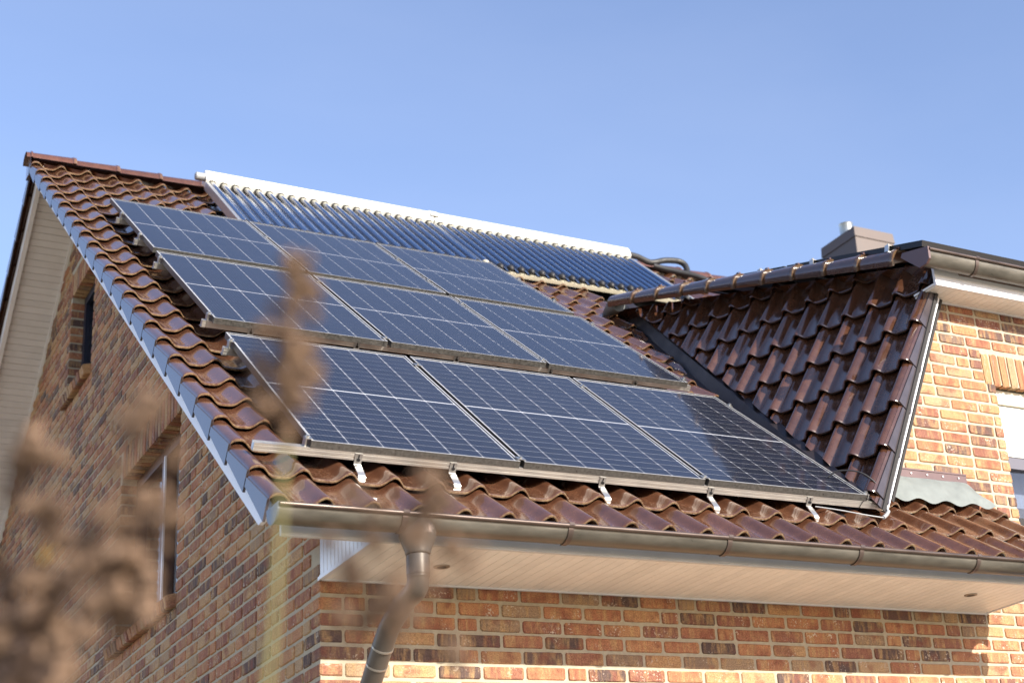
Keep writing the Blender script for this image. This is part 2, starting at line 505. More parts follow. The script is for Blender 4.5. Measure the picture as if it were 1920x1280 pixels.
# ------------------------------------------------------------------ build helpers
class MB:
    def __init__(s):
        s.v, s.f, s.attr = [], [], None
    def add(s, vs, fs):
        o = len(s.v)
        s.v += [tuple(p) for p in vs]
        s.f += [tuple(i + o for i in f) for f in fs]
        return s
    def box(s, a, b):
        (x0, y0, z0), (x1, y1, z1) = a, b
        return s.add([(x0, y0, z0), (x1, y0, z0), (x1, y1, z0), (x0, y1, z0), (x0, y0, z1), (x1, y0, z1), (x1, y1, z1), (x0, y1, z1)],
                     [(0, 3, 2, 1), (4, 5, 6, 7), (0, 1, 5, 4), (1, 2, 6, 5), (2, 3, 7, 6), (3, 0, 4, 7)])
    def hexa(s, p):  # eight corners, bottom ring then top ring
        return s.add(p, [(0, 3, 2, 1), (4, 5, 6, 7), (0, 1, 5, 4), (1, 2, 6, 5), (2, 3, 7, 6), (3, 0, 4, 7)])
    def quad(s, *p):
        return s.add(p, [tuple(range(len(p)))])
    def tube(s, pts, r, n=12, caps=True):
        pts = [Vector(p) for p in pts]
        rs = r if isinstance(r, (list, tuple)) else [r] * len(pts)
        rings, ref = [], None
        for i, p in enumerate(pts):
            a = pts[max(i - 1, 0)]
            c = pts[min(i + 1, len(pts) - 1)]
            d = (c - a).normalized()
            if ref is None:
                ref = d.orthogonal().normalized()
            ref = (ref - d * ref.dot(d)).normalized()
            q = d.cross(ref)
            rings.append([p + (ref * math.cos(2 * math.pi * k / n) + q * math.sin(2 * math.pi * k / n)) * rs[i] for k in range(n)])
        vs = [v for rg in rings for v in rg]
        fs = []
        for i in range(len(rings) - 1):
            for k in range(n):
                fs.append((i * n + k, i * n + (k + 1) % n, (i + 1) * n + (k + 1) % n, (i + 1) * n + k))
        if caps:
            fs.append(tuple(range(n))[::-1])
            fs.append(tuple((len(rings) - 1) * n + k for k in range(n)))
        return s.add(vs, fs)
    def strip(s, pts, wdir, w, th):
        """a bent metal strap: centre polyline pts, width vector, thickness"""
        pts = [Vector(p) for p in pts]
        wv = Vector(wdir).normalized() * w / 2
        vs = []
        for i, p in enumerate(pts):
            d = (pts[min(i + 1, len(pts) - 1)] - pts[max(i - 1, 0)]).normalized()
            nn = d.cross(wv).normalized() * th / 2
            vs += [p - wv - nn, p + wv - nn, p + wv + nn, p - wv + nn]
        fs = [(3, 2, 1, 0)]
        for i in range(len(pts) - 1):
            for k in range(4):
                fs.append((i * 4 + k, i * 4 + (k + 1) % 4, i * 4 + 4 + (k + 1) % 4, i * 4 + 4 + k))
        m = (len(pts) - 1) * 4
        fs.append((m, m + 1, m + 2, m + 3))
        return s.add(vs, fs)
    def mesh(s, name, mat, smooth=None):
        me = bpy.data.meshes.new(name)
        me.from_pydata(s.v, [], s.f)
        bm = bmesh.new()
        bm.from_mesh(me)
        bmesh.ops.recalc_face_normals(bm, faces=bm.faces)
        bm.to_mesh(me)
        bm.free()
        me.materials.append(mat)
        if smooth is not None:
            me.polygons.foreach_set('use_smooth', [True] * len(me.polygons))
            me.set_sharp_from_angle(angle=math.radians(smooth))
        return me

WM = {}   # world matrix of every object built
def put(name, data, parent=None, M=None):
    o = bpy.data.objects.new(name, data)
    COL.objects.link(o)
    M = M.copy() if M is not None else Matrix.Identity(4)
    WM[o.name] = M
    if parent is not None:
        o.parent = parent
        o.matrix_parent_inverse = WM[parent.name].inverted()
    o.matrix_basis = M
    return o
def tag(o, label, cat, group=None):
    o['label'] = label
    o['category'] = cat
    if group:
        o['group'] = group
    return o
def empty(name, loc, M=None):
    o = bpy.data.objects.new(name, None)
    o.empty_display_size = 0.2
    COL.objects.link(o)
    M = M.copy() if M is not None else Matrix.Translation(Vector(loc))
    WM[o.name] = M
    o.matrix_basis = M
    return o
def frame(o, x, y, z):
    M = Matrix((Vector(x), Vector(y), Vector(z))).transposed().to_4x4()
    M.translation = Vector(o)
    return M
T = Matrix.Translation

# ------------------------------------------------------------------ key dimensions (most house positions here and below back-projected from image pixels)
TH = 0.657235                                  # main roof pitch
CT, ST = math.cos(TH), math.sin(TH)
RF = frame((0, 0, 0), (1, 0, 0), (0, CT, ST), (0, -ST, CT))   # roof frame: x along eave, y up the slope, z off the roof
def rw(x, s, n):
    return RF @ Vector((x, s, n))
GZ = -7.37
XG, YF = 0.1262, -4.0714                       # gable wall plane, front wall plane
YA, ZA = 1.599, 1.12                           # ridge line
YR = 2 * YA - YF                               # rear wall
ZS = -3.9604                                   # eave soffit
ZU = -1.9425                                   # dormer soffit
XEND = 4.40                                    # right end of the low eave

# ------------------------------------------------------------------ ground
g = MB()
g.quad((-400, -400, GZ), (400, -400, GZ), (400, 400, GZ), (-400, 400, GZ))
go = put('ground', g.mesh('ground', MT['ground']))
go['kind'] = 'structure'

# ------------------------------------------------------------------ house
house = empty('brick_house', (4.0, YA, GZ))
tag(house, 'brick house with brown glazed tile roof, white eaves and tile-clad dormer', 'house')

BL, BH, JT = 0.2120, 0.0594, 0.0158
CRS = BH + JT
Z0 = -4.028 + JT / 2                            # bottom of a course
def brick_verts(rng, L=BL, H=BH, D=0.05):
    """hand-moulded brick: chipped corners, wavy arrises, a slightly dished or proud face"""
    j = lambda a: rng.uniform(-a, a)
    k = lambda: rng.uniform(.004, .011)
    pts = []
    for cx, cz, sx, sz in ((0, 0, 1, 1), (L, 0, -1, 1), (L, H, -1, -1), (0, H, 1, -1)):
        p = [(cx + sx * k(), cz), (cx, cz + sz * k())]
        pts.append(p if sx * sz < 0 else p[::-1])
    (a0, a1), (b0, b1), (c0, c1), (d0, d1) = pts
    ring = [a1, (L * .35 + j(.02), j(.0018)), (L * .7 + j(.02), j(.0018)), b0, b1, (L + j(.0015), H * .5), c0, c1, (L * .65 + j(.02), H + j(.0018)), (L * .3 + j(.02), H + j(.0018)), d0, d1, (j(.0015), H * .5), a0]
    n = len(ring)
    cxm, czm = L / 2, H / 2
    p = j(.0018)
    back = [(x, D, z) for x, z in ring]
    side = [(x, .005 + p, z) for x, z in ring]
    fr = []
    for x, z in ring:
        dx = min(1, max(-1, (cxm - x) / .02)) * .0042
        dz = min(1, max(-1, (czm - z) / .02)) * .0042
        fr.append((x + dx, p + j(.0012), z + dz))
    vs = back + side + fr
    fs = []
    for i in range(n):
        m = (i + 1) % n
        fs.append((i, m, n + m, n + i))
        fs.append((n + i, n + m, 2 * n + m, 2 * n + i))
    fs.append(tuple(range(2 * n, 3 * n)))
    return vs, fs
rng = random.Random(3)
BRV = [brick_verts(rng) for _ in range(9)]
def brick_mesh(i):
    b = MB()
    b.add(*BRV[i])
    return b.mesh('brick', MT['brick'])
BRM = [brick_mesh(i) for i in range(9)]

def rows(a_max, zb, zt, openings, clip, seed, corner_odd):
    """bricks of one wall: (a, z, length, height, depth); courses lap at the corner a = 0"""
    r = random.Random(seed)
    out = []
    k0 = math.floor((zb - Z0) / CRS)
    k1 = math.ceil((zt - Z0) / CRS)
    for k in range(k0, k1):
        z = Z0 + k * CRS
        corner = (k % 2 == 1) == corner_odd
        lo = 0.0 if corner else 0.105 + JT
        cuts = sorted((o[0], o[1]) for o in openings if o[2] < z + BH * 0.6 and o[3] > z + BH * 0.4)
        spans, cur, le = [], lo, False
        for c0, c1 in cuts:
            if c0 > cur:
                spans.append((cur, c0, le, True))
            cur, le = max(cur, c1), True
        if cur < a_max:
            spans.append((cur, a_max, le, False))
        for s0, s1, e0, e1 in spans:
            a = s0
            first = True
            while a < s1 - 0.03:
                L = (BL - JT) / 2 if r.random() < 0.14 else BL
                if first:
                    L = BL if (s0 == 0.0 or r.random() < .5) else (BL - JT) / 2
                L = min(L, s1 - a)
                last = False
                if 0 < s1 - (a + L + JT) < 0.05:
                    L = s1 - a
                if a + L >= s1 - 0.03:
                    last = True
                deep = (first and (e0 or s0 == 0.0)) or (last and e1)
                if clip(a, a + L, z):
                    out.append((a, z + r.uniform(-.0018, .0018), L, BH + r.uniform(-.0015, .0015), 0.105 if deep else 0.05))
                first = False
                a += L + JT + r.uniform(-.0015, .0015)
    return out

class Wall:
    def __init__(s, name, M, label=None):
        s.name, s.M, s.items = name, M, []
        s.core = MB()
WALLS = []
def wall_objects(w, chosen):
    core = put(w.name, w.core.mesh(w.name, MT['mortar']), house, w.M)
    vs, fs, rn = [], [], []
    r = random.Random(11)
    for idx, (a, z, L, H, D) in enumerate(w.items):
        vi = r.randrange(9)
        if (id(w), idx) in chosen:
            m = w.M @ T((a, 0, z)) @ Matrix.Diagonal((L / BL, D / 0.05, H / BH, 1))
            put('brick', BRM[vi], core, m)
        else:
            off = len(vs)
            rv = r.random()
            for (x, y, zz) in BRV[vi][0]:
                vs.append((a + x * L / BL, y * D / 0.05 if y > .01 else y, z + zz * H / BH))
                rn.append(rv)
            fs += [tuple(i + off for i in f) for f in BRV[vi][1]]
    me = bpy.data.meshes.new('brickwork')
    me.from_pydata(vs, [], fs)
    at = me.attributes.new('rnd', 'FLOAT', 'POINT')
    at.data.foreach_set('value', rn)
    bm = bmesh.new()
    bm.from_mesh(me)
    bmesh.ops.recalc_face_normals(bm, faces=bm.faces)
    bm.to_mesh(me)
    bm.free()
    me.materials.append(MT['brick'])
    o = put('brickwork', me, core, w.M)
    o['kind'] = 'stuff'
    return core

# ---- front wall (plane y = YF), a runs along +x
FM = frame((XG, YF, 0), (1, 0, 0), (0, 1, 0), (0, 0, 1))
RW0, RW1, RWT = 4.635 - XG, 6.15 - XG, -2.466          # tall window on the right
front = Wall('front_wall', FM)
f_open = [(RW0, RW1, GZ - 1, RWT), (RW0 - 0.085, RW1 + 0.09, RWT, RWT + BL + JT)]
def under_dormer(a1, z):
    p = Vector((XG + a1, YF, z + BH))
    return z < ZS + .06 or Vector((-.822276, -.221835, .524072)).dot(p - Vector((4.05302, -4.15, -1.864613))) < -.10
front.items = rows(9.0, GZ, ZU + 0.07, f_open, lambda a0, a1, z: under_dormer(a0, z), 5, False)
for i in range(int((RW1 - RW0 + 0.17) / CRS)):           # soldier course over the window
    front.items.append((RW0 - 0.08 + i * CRS, RWT + 0.004, BH, BL, 0.05))
cz = [GZ - 0.3, RWT, ZU + 0.12]
R_ = 0.007
front.core.box((0.006, R_, cz[0]), (RW0 - .006, 0.24, ZS + .12))
front.core.box((RW1 + .006, R_, cz[0]), (9.0, 0.24, RWT + .012))
def wall_edge(z):      # where the dormer's side slope meets the wall plane
    d = (YF + 4.15) * -.221835 + (z + 1.864613) * .524072 + .10
    return 4.05302 + d / .822276 - XG
z_a, z_b = ZS + .12, cz[2]
front.core.hexa([(wall_edge(z_a), R_, z_a), (RW0 - .006, R_, z_a), (RW0 - .006, .24, z_a), (wall_edge(z_a), .24, z_a), (wall_edge(z_b), R_, z_b), (RW0 - .006, R_, z_b), (RW0 - .006, .24, z_b), (wall_edge(z_b), .24, z_b)])
front.core.box((RW0 - .006, R_, RWT + .012), (9.0, 0.24, cz[2]))
WALLS.append(front)

# ---- gable wall (plane x = XG), a runs along -y from the corner -> local x = -a
GM = frame((XG, YF, 0), (0, -1, 0), (1, 0, 0), (0, 0, 1))
gable = Wall('gable_wall', GM)
def gable_top(y):
    return ZA - abs(y - YA) * math.tan(TH) - 0.20
WIN = [  # y0, y1, zb, zt  (openings on the gable)
    (-1.655, -0.20, -3.43, -2.275),
    (1.0, 1.86, -0.945, -0.005),
    (2.78, 4.25, -3.43, -2.275),
]
SH = BL + JT
g_open = []
for y0, y1, zb, zt in WIN:
    a0, a1 = y0 - YF, y1 - YF
    g_open.append((a0, a1, zb - 0.085, zt))
    g_open.append((a0 - 0.06, a1 + 0.06, zt, zt + SH))
for (a, z, L, H, D) in rows(YR - YF, GZ, ZA, g_open, lambda a0, a1, z: z + BH < min(gable_top(YF + a0), gable_top(YF + a1)) + 0.05, 9, True):
    gable.items.append((-(a + L), z, L, H, D))
for y0, y1, zb, zt in WIN:
    a0, a1 = y0 - YF, y1 - YF
    n = int((a1 - a0 + 0.12) / CRS)
    for i in range(n):
        if zt + BL < gable_top(YF + a0 - .055 + i * CRS) + .05:
            gable.items.append((-(a0 - 0.055 + i * CRS + BH), zt + 0.004, BH, BL, 0.105))
# core of the gable wall: vertical slices, skipping the openings
E_ = .006
ys = sorted(set([YF + 0.011, YR] + [v for w in WIN for v in (w[0] - E_, w[1] + E_)] + [YA]))
for ya, yb in zip(ys[:-1], ys[1:]):
    zs = [(GZ - 0.3, None)]
    op = [w for w in WIN if w[0] - E_ <= ya + 1e-6 and w[1] + E_ >= yb - 1e-6]
    segs = []
    lo = GZ - 0.3
    for w in sorted(op, key=lambda w: w[2]):
        segs.append((lo, lo, w[2] - 0.08, w[2] - 0.08))
        lo = w[3] + .012
    segs.append((lo, lo, gable_top(ya) + 0.1, gable_top(yb) + 0.1))
    for za0, zb0, za1, zb1 in segs:
        A, B = -(ya - YF), -(yb - YF)
        gable.core.hexa([(A, R_, za0), (B, R_, zb0), (B, 0.24, zb0), (A, 0.24, za0), (A, R_, za1), (B, R_, zb1), (B, 0.24, zb1), (A, 0.24, za1)])
WALLS.append(gable)

# choose the bricks that show largest
cand = []
for w in WALLS:
    for idx, (a, z, L, H, D) in enumerate(w.items):
        c = w.M @ Vector((a + L / 2, 0, z + H / 2))
        u, v, d = pix(c)
        if not (-5 < u < 1925 and -5 < v < 1285):
            continue
        if w is front:
            if c.z > ZS + 0.03:
                if u < 1762 - (v - 512) * 0.281 + 6 or c.x > RW1 + XG:
                    continue
            if c.x > RW0 + XG and c.z < RWT:
                continue
        else:
            n = (RF.inverted() @ c).z
            if n > -0.28:
                continue
        p0 = pix(w.M @ Vector((a, 0, z)))
        p1 = pix(w.M @ Vector((a + L, 0, z)))
        p3 = pix(w.M @ Vector((a, 0, z + H)))
        area = abs((p1[0] - p0[0]) * (p3[1] - p0[1]) - (p1[1] - p0[1]) * (p3[0] - p0[0]))
        cand.append((area, id(w), idx))
cand.sort(reverse=True)
chosen = set((b, c) for a, b, c in cand[:300])
for w in WALLS:
    wall_objects(w, chosen)
# plain back and right walls close the house
bw = MB()
bw.box((XG + 0.25, YR - 0.24, GZ - 0.3), (9.1, YR, ZS + 0.2))
bw.box((8.9, YF + 0.25, GZ - 0.3), (9.12, YR - 0.25, ZS + 0.2))
put('rear_wall', bw.mesh('rear_wall', MT['mortar']), house)

# ---- gable windows
def gable_window(y0, y1, zb, zt, fm, mullion=True, pale=False):
    X0 = XG + 0.105
    fr = MB()
    t = 0.07
    fr.box((X0, y0, zb), (X0 + 0.06, y0 + t, zt))
    fr.box((X0, y1 - t, zb), (X0 + 0.06, y1, zt))
    fr.box((X0, y0 + t, zt - t), (X0 + 0.06, y1 - t, zt))
    fr.box((X0, y0 + t, zb), (X0 + 0.06, y1 - t, zb + t))
    if mullion:
        ym = (y0 + y1) / 2
        fr.box((X0 - 0.004, ym - 0.05, zb + t), (X0 + 0.064, ym + 0.05, zt - t))
    f = put('window', fr.mesh('window_frame', fm), house)
    ym = (y0 + y1) / 2
    panes = [(y0 + t, ym - 0.05), (ym + 0.05, y1 - t)] if mullion else [(y0 + t, y1 - t)]
    for a, b in panes:
        p = MB()
        p.box((X0 + 0.03, a, zb + t), (X0 + 0.036, b, zt - t))
        put('pane', p.mesh('pane', MT['window_glass']), f)
        c = MB()
        c.box((X0 + 0.10, a - .05, zb), (X0 + 0.11, b + .05, zt))
        put('blind', c.mesh('blind', MT['room']), f)
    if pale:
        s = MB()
        s.box((X0 - 0.016, ym - 0.062, zb + 0.01), (X0 - 0.005, ym - 0.035, zt - t))  # white strip standing in for a reflection beside the mullion
        put('reflection_edge', s.mesh('reflection_edge', MT['white_pvc']), f)
    return f
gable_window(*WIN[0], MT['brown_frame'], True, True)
gable_window(*WIN[1], MT['navy_frame'], False)
gable_window(*WIN[2], MT['brown_frame'], True)
# brick-on-edge sills
for y0, y1, zb, zt in WIN:
    root = None
    n = int(round((y1 - y0 + 0.02) / CRS))
    m = MB()
    m.box((XG + 0.01, y0, zb - 0.078), (XG + 0.2, y1, zb - 0.012))
    sill = put('window_sill', m.mesh('window_sill', MT['mortar']), house)
    for i in range(n):
        y = y0 - 0.005 + i * CRS
        M = frame((XG - 0.045, y + BH, zb - 0.075 - 0.012), (0, -1, 0), (0.97, 0, 0.24), (-0.24, 0, 0.97))
        b = put('sill_brick', BRM[i % 7], sill, M @ Matrix.Diagonal((BH / BL, 0.15 / 0.05, 0.078 / BH, 1)))

# ---- tall window on the right: shutter box, roller slats, frame and glass
wx0, wx1 = RW0 + XG, RW1 + XG
yb = YF + 0.09
f = MB()
f.box((wx0 - 0.0, yb, GZ), (wx0 + 0.06, yb + 0.07, -2.91))
f.box((wx1 - 0.06, yb, GZ), (wx1, yb + 0.07, -2.91))
f.box((wx0 + 0.06, yb, -2.985), (wx1 - 0.06, yb + 0.07, -2.91))
f.box((wx0 + 0.7, yb, GZ), (wx0 + 0.78, yb + 0.07, -2.985))
tw = put('tall_window', f.mesh('tall_window', MT['win_frame']), house)
p = MB()
p.box((wx0 + 0.06, yb + 0.03, GZ), (wx0 + 0.7, yb + 0.036, -2.985))
put('pane', p.mesh('pane', MT['window_glass']), tw)
p = MB()
p.box((wx0 + 0.78, yb + 0.03, GZ), (wx1 - 0.06, yb + 0.036, -2.985))
put('pane', p.mesh('pane', MT['window_glass']), tw)
p = MB()
p.box((wx0, yb + 0.2, GZ), (wx1, yb + 0.21, -2.9))
put('curtain', p.mesh('curtain', simple('grey_blue_curtain', (0.10, 0.13, 0.20), 0.8, var=0.3, scale=14, stretch=(3, 1, 0.2))), tw)
b = MB()
b.box((wx0, yb - 0.03, -2.56), (wx1, yb + 0.1, RWT - 0.002))
put('shutter_box', b.mesh('shutter_box', simple('cream_shutter_box', (0.62, 0.58, 0.46), 0.45)), tw)
sh = None
for i in range(8):
    z1 = -2.565 - i * 0.043
    m = MB()
    y = yb - 0.012
    m.add([(wx0 + .004, y + .006, z1 - .041), (wx0 + .004, y - .004, z1 - .02), (wx0 + .004, y + .006, z1), (wx1 - .004, y + .006, z1 - .041), (wx1 - .004, y - .004, z1 - .02), (wx1 - .004, y + .006, z1),
           (wx0 + .004, y + .014, z1 - .041), (wx0 + .004, y + .014, z1), (wx1 - .004, y + .014, z1 - .041), (wx1 - .004, y + .014, z1)],
          [(0, 3, 4, 1), (1, 4, 5, 2), (0, 1, 2, 7, 6), (3, 8, 9, 5, 4), (2, 5, 9, 7), (0, 6, 8, 3), (6, 7, 9, 8)])
    put('shutter_slat', m.mesh('shutter_slat', MT['shutter']), tw)

# ------------------------------------------------------------------ roof tiles
W, CO = 0.2118, 0.3427
PROF = [(0.0, -.033), (.035, -.039), (.09, -.0425), (.2, -.0440), (.32, -.0445), (.44, -.0435), (.51, -.0395), (.57, -.0315), (.63, -.0195), (.685, -.0085), (.735, -.0020), (.78, 0),
        (.83, -.0020), (.875, -.0080), (.915, -.0170), (.95, -.0270), (.98, -.0350), (1.0, -.0400)]
RIGHT_P = [((t - .78) * W * 1.03, z) for t, z in PROF]
LEFT_VERGE = [(-.245, -.034), (-.243, -.022), (-.236, -.012), (-.224, -.0040), (-.21, -.0008), (-.197, 0), (-.186, -.0020), (-.174, -.0090), (-.163, -.0200), (-.152, -.0310), (-.141, -.0390), (-.13, -.0430), (-.108, -.0445), (-.09, -.0440)]
def tile_mesh(name, prof, length=0.405, drop=0.030, th=0.015, flange=None):
    ys = [0.0, 0.0012, 0.006, 0.014, 0.06, 0.15, 0.26, length]
    zn = [-.0075, -.0035, -.0008, 0.0, 0.0, 0.0, 0.0, 0.0]
    vs, fs = [], []
    n = len(prof)
    # tail of the pan rises a little: the water-check that makes the little ramp under the next tile
    for y, dz in zip(ys, zn):
        for x, z in prof:
            vs.append((x, y, z + dz - drop * y / 0.343))
    for i in range(len(ys) - 1):
        for k in range(n - 1):
            fs.append((i * n + k, i * n + k + 1, (i + 1) * n + k + 1, (i + 1) * n + k))
    b0 = len(vs)
    for y, dz in ((0.0012, -th * 0.85), (0.006, -th), (0.05, -th)):
        for x, z in prof:
            vs.append((x, y, z + dz - drop * y / 0.343))
    for k in range(n - 1):
        fs.append((k + 1, k, b0 + k, b0 + k + 1))
    for i in range(2):
        for k in range(n - 1):
            a = b0 + i * n + k
            fs.append((a + 1, a, a + n, a + n + 1))
    # right and left edges, skirts
    for k, sgn in ((n - 1, 1), (0, -1)):
        e = len(vs)
        for i in range(len(ys)):
            x, y, z = vs[i * n + k]
            vs.append((x, y, z - 0.012))
        for i in range(len(ys) - 1):
            q = (i * n + k, (i + 1) * n + k, e + i + 1, e + i)
            fs.append(q if sgn > 0 else q[::-1])
    mb = MB()
    mb.add(vs, fs)
    if flange:
        x0, x1, zt, zb0, zb1, y1 = flange
        mb.hexa([(x0, 0.004, zb0), (x1, 0.004, zb0), (x1, y1, zb1), (x0, y1, zb1), (x0, 0.004, zt), (x1, 0.004, zt), (x1, y1, zt - drop * y1 / .343), (x0, y1, zt - drop * y1 / .343)])
    me = bpy.data.meshes.new(name)
    me.from_pydata(mb.v, [], mb.f)
    bm = bmesh.new()
    bm.from_mesh(me)
    bmesh.ops.recalc_face_normals(bm, faces=bm.faces)
    bm.to_mesh(me)
    bm.free()
    me.materials.append(MT['tile'])
    if flange:
        me.materials.append(MT['flange'])
        for p_ in list(me.polygons)[-6:]:
            p_.material_index = 1
    ed = me.attributes.new('edge', 'FLOAT', 'POINT')
    ed.data.foreach_set('value', [1.0 if v.co.y < .003 and -.237 < v.co.x else 0.0 for v in me.vertices])
    pa = me.attributes.new('pan', 'FLOAT', 'POINT')
    pa.data.foreach_set('value', [min(1, max(0, (-.030 - (v.co.z + drop * v.co.y / .343)) / .013)) * (1.0 if v.co.y < .2 else .4) * (1.0 if -.237 < v.co.x and not (flange and v.co.x > .036) else 0.0) for v in me.vertices])
    me.polygons.foreach_set('use_smooth', [True] * len(me.polygons))
    me.set_sharp_from_angle(angle=math.radians(42))
    return me
TILE = tile_mesh('roof_tile', RIGHT_P)
VERGE_L = tile_mesh('verge_tile', LEFT_VERGE + RIGHT_P[3:], flange=(-.250, -.238, -.030, -.132, -.100, .335))
RIGHT_V = [(x, z) for x, z in RIGHT_P[:15]] + [(.034, -.016), (.041, -.026), (.044, -.036)]
VERGE_R = tile_mesh('verge_tile', RIGHT_V, flange=(.040, .052, -.028, -.118, -.092, .335))

def crest_x(j):
    return -.092 + .2118 * j
VX = lambda s: 3.93 + .2115 * (s + 1.38)          # where the main tiles are cut along the valley

def cut_mesh(me, M, planes):
    """copy of mesh me (placed by M) cut by world planes (point, normal): the normal's side goes"""
    bm = bmesh.new()
    bm.from_mesh(me)
    Mi = M.inverted()
    for co, no in planes:
        lc = Mi @ Vector(co)
        ln = (M.to_3x3().transposed() @ Vector(no)).normalized()
        bmesh.ops.bisect_plane(bm, geom=bm.verts[:] + bm.edges[:] + bm.faces[:], plane_co=lc, plane_no=ln, clear_outer=True)
    if not bm.faces:
        bm.free()
        return None
    m2 = bpy.data.meshes.new(me.name)
    bm.to_mesh(m2)
    bm.free()
    for mm in me.materials:
        m2.materials.append(mm)
    return m2

deck = MB()
# the roof body under the tiles: front slope, rear slope
sA = 1.95
XR = 9.3
def slab(x0, x1, s0, s1, n0, n1):
    deck.hexa([tuple(rw(x, s, n)) for n in (n0, n1) for x, s in ((x0, s0), (x1, s0), (x1, s1), (x0, s1))])
slab(-.27, XEND - .05, -5.98, -5.30, -.225, -.20)
slab(-.27, XR, -5.30, 1.85, -.225, -.20)
roof = put('roof', deck.mesh('roof', MT['under']), house)
vis, bulk = 0, MB()
vdir = rw(.2115, 1, 0) - rw(0, 0, 0)
cutn = (RF.to_3x3() @ Vector((1, -.2115, 0))).normalized()
for k in range(24):
    s = -6.1025 + CO * k
    for j in range(0, 45):
        x = crest_x(j)
        if j == 0:
            M = RF @ T((x, s, -.09))
            o = put('verge_tile', VERGE_L if k < 22 else cut_mesh(VERGE_L, M, [((0, YA - .01, 0), (0, 1, 0))]), roof, M)
            vis += 1
            continue
        low = s < -5.35
        vx = VX(s)
        planes = []
        me = TILE
        if low:
            if x > XEND - .02:
                continue
            if s > -5.5 and x > vx - .2 and False:
                continue
        else:
            if x - .17 > VX(s + .4) + .02 and s < 0.0:
                continue
            if x + .05 > vx and s < 0.2:
                planes = [(rw(vx + .01, s, -.09), cutn)]
        # is it worth an object of its own?
        if k >= 22:
            m2 = cut_mesh(me, RF @ T((x, s, -.09)), [((0, YA - .01, 0), (0, 1, 0))])
            if m2 is None:
                continue
            me = m2
        show = False
        if j <= 1 or k <= 1:
            show = True
        elif k >= 18 and j <= 6:
            show = True
        elif low and x > 3.0:
            show = True
        elif x > 3.05 and -5.3 < s < 0.35 and x < 4.3:
            show = (s > -3.9) and x > 3.15
        elif k >= 22 and 5.4 < x < 6.6:
            show = True
        if s > 0.2 and x > 6.8:
            continue
        jit = Matrix.Rotation(random.uniform(-.004, .004), 4, 'Z') @ Matrix.Rotation(random.uniform(-.004, .004), 4, 'Y')
        M = RF @ T((x, s + random.uniform(-.002, .002), -.09 + random.uniform(-.001, .001))) @ jit
        if planes:
            m2 = cut_mesh(TILE, M, planes)
            if m2 is None:
                continue
            me = m2
        if show:
            put('roof_tile', me, roof, M)
            vis += 1
        else:
            vv = [M @ v.co for v in me.vertices]
            bulk.add(vv, [tuple(p.vertices) for p in me.polygons])
bt = bulk.mesh('roof_tiles_below', MT['tile'], 42)
o = put('tiles_under_panels', bt, roof)
o['kind'] = 'stuff'

# ---- rear slope: body, tiles at the verge edge, soffit lamellas under the overhang
RB = frame((0, YA, ZA), (-1, 0, 0), (0, -CT, ST), (0, ST, CT))   # x towards -X, y up to the ridge, z off the roof
rear = MB()
rear.box((-XR, -7.4, -.135), (.235, -.05, -.10))
rr = put('rear_slope', rear.mesh('rear_slope', MT['under']), house, RB)
VRB = tile_mesh('verge_tile', RIGHT_V, flange=(.040, .052, -.028, -.14, -.11, .335))
for k in range(21):
    put('verge_tile', VRB, rr, RB @ T((.27, -.41 - CO * k, 0)))
strip = MB()
for k in range(21):
    for j in range(1, 4):
        M = RB @ T((.27 - W * j, -.41 - CO * k, 0))
        strip.add([M @ v.co for v in TILE.vertices], [tuple(p.vertices) for p in TILE.polygons])
o = put('rear_tiles', strip.mesh('rear_tiles', MT['tile'], 42), rr)
o['kind'] = 'stuff'
gs = MB()
gs.box((.225, -7.4, -.215), (.262, -.02, -.10))
put('verge_board', gs.mesh('verge_board', MT['beige']), house, RB)
gs = MB()
gs.box((-XG - .02, -7.4, -.16), (.225, -.06, -.14))
sof = put('gable_soffit', gs.mesh('gable_soffit', MT['beige']), house, RB)
lam = MB()
lw = .066
a = .005
lam.add([(-XG, 0, 0), (-XG, a, -.010), (-XG, lw - a, -.010), (-XG, lw, 0), (.222, 0, 0), (.222, a, -.010), (.222, lw - a, -.010), (.222, lw, 0)],
        [(0, 4, 5, 1), (1, 5, 6, 2), (2, 6, 7, 3), (0, 1, 2, 3), (4, 7, 6, 5)])
lme = lam.mesh('soffit_board', MT['beige'])
for i in range(int(5.6 / lw)):
    put('soffit_board', lme, sof, RB @ T((0, -.08 - (i + 1) * lw, -.1585)))
gs = MB()
gs.box((-XG - .012, -7.4, -.19), (-XG + .014, -.30, -.158))
put('soffit_trim', gs.mesh('soffit_trim', MT['beige']), house, RB)
# front slope overhang underside + verge board
gs = MB()
gs.box((-.262, -5.90, -.25), (XG, 1.80, -.2255))
put('verge_soffit', gs.mesh('verge_soffit', MT['white_pvc']), house, RF)
gs = MB()
gs.hexa([(-.300, -5.93, -.30), (-.280, -5.93, -.30), (-.280, 1.80, -.255), (-.300, 1.80, -.255), (-.300, -6.10, -.16), (-.280, -6.10, -.16), (-.280, 1.86, -.16), (-.300, 1.86, -.16)])
put('verge_board', gs.mesh('verge_board', MT['white_pvc']), house, RF)

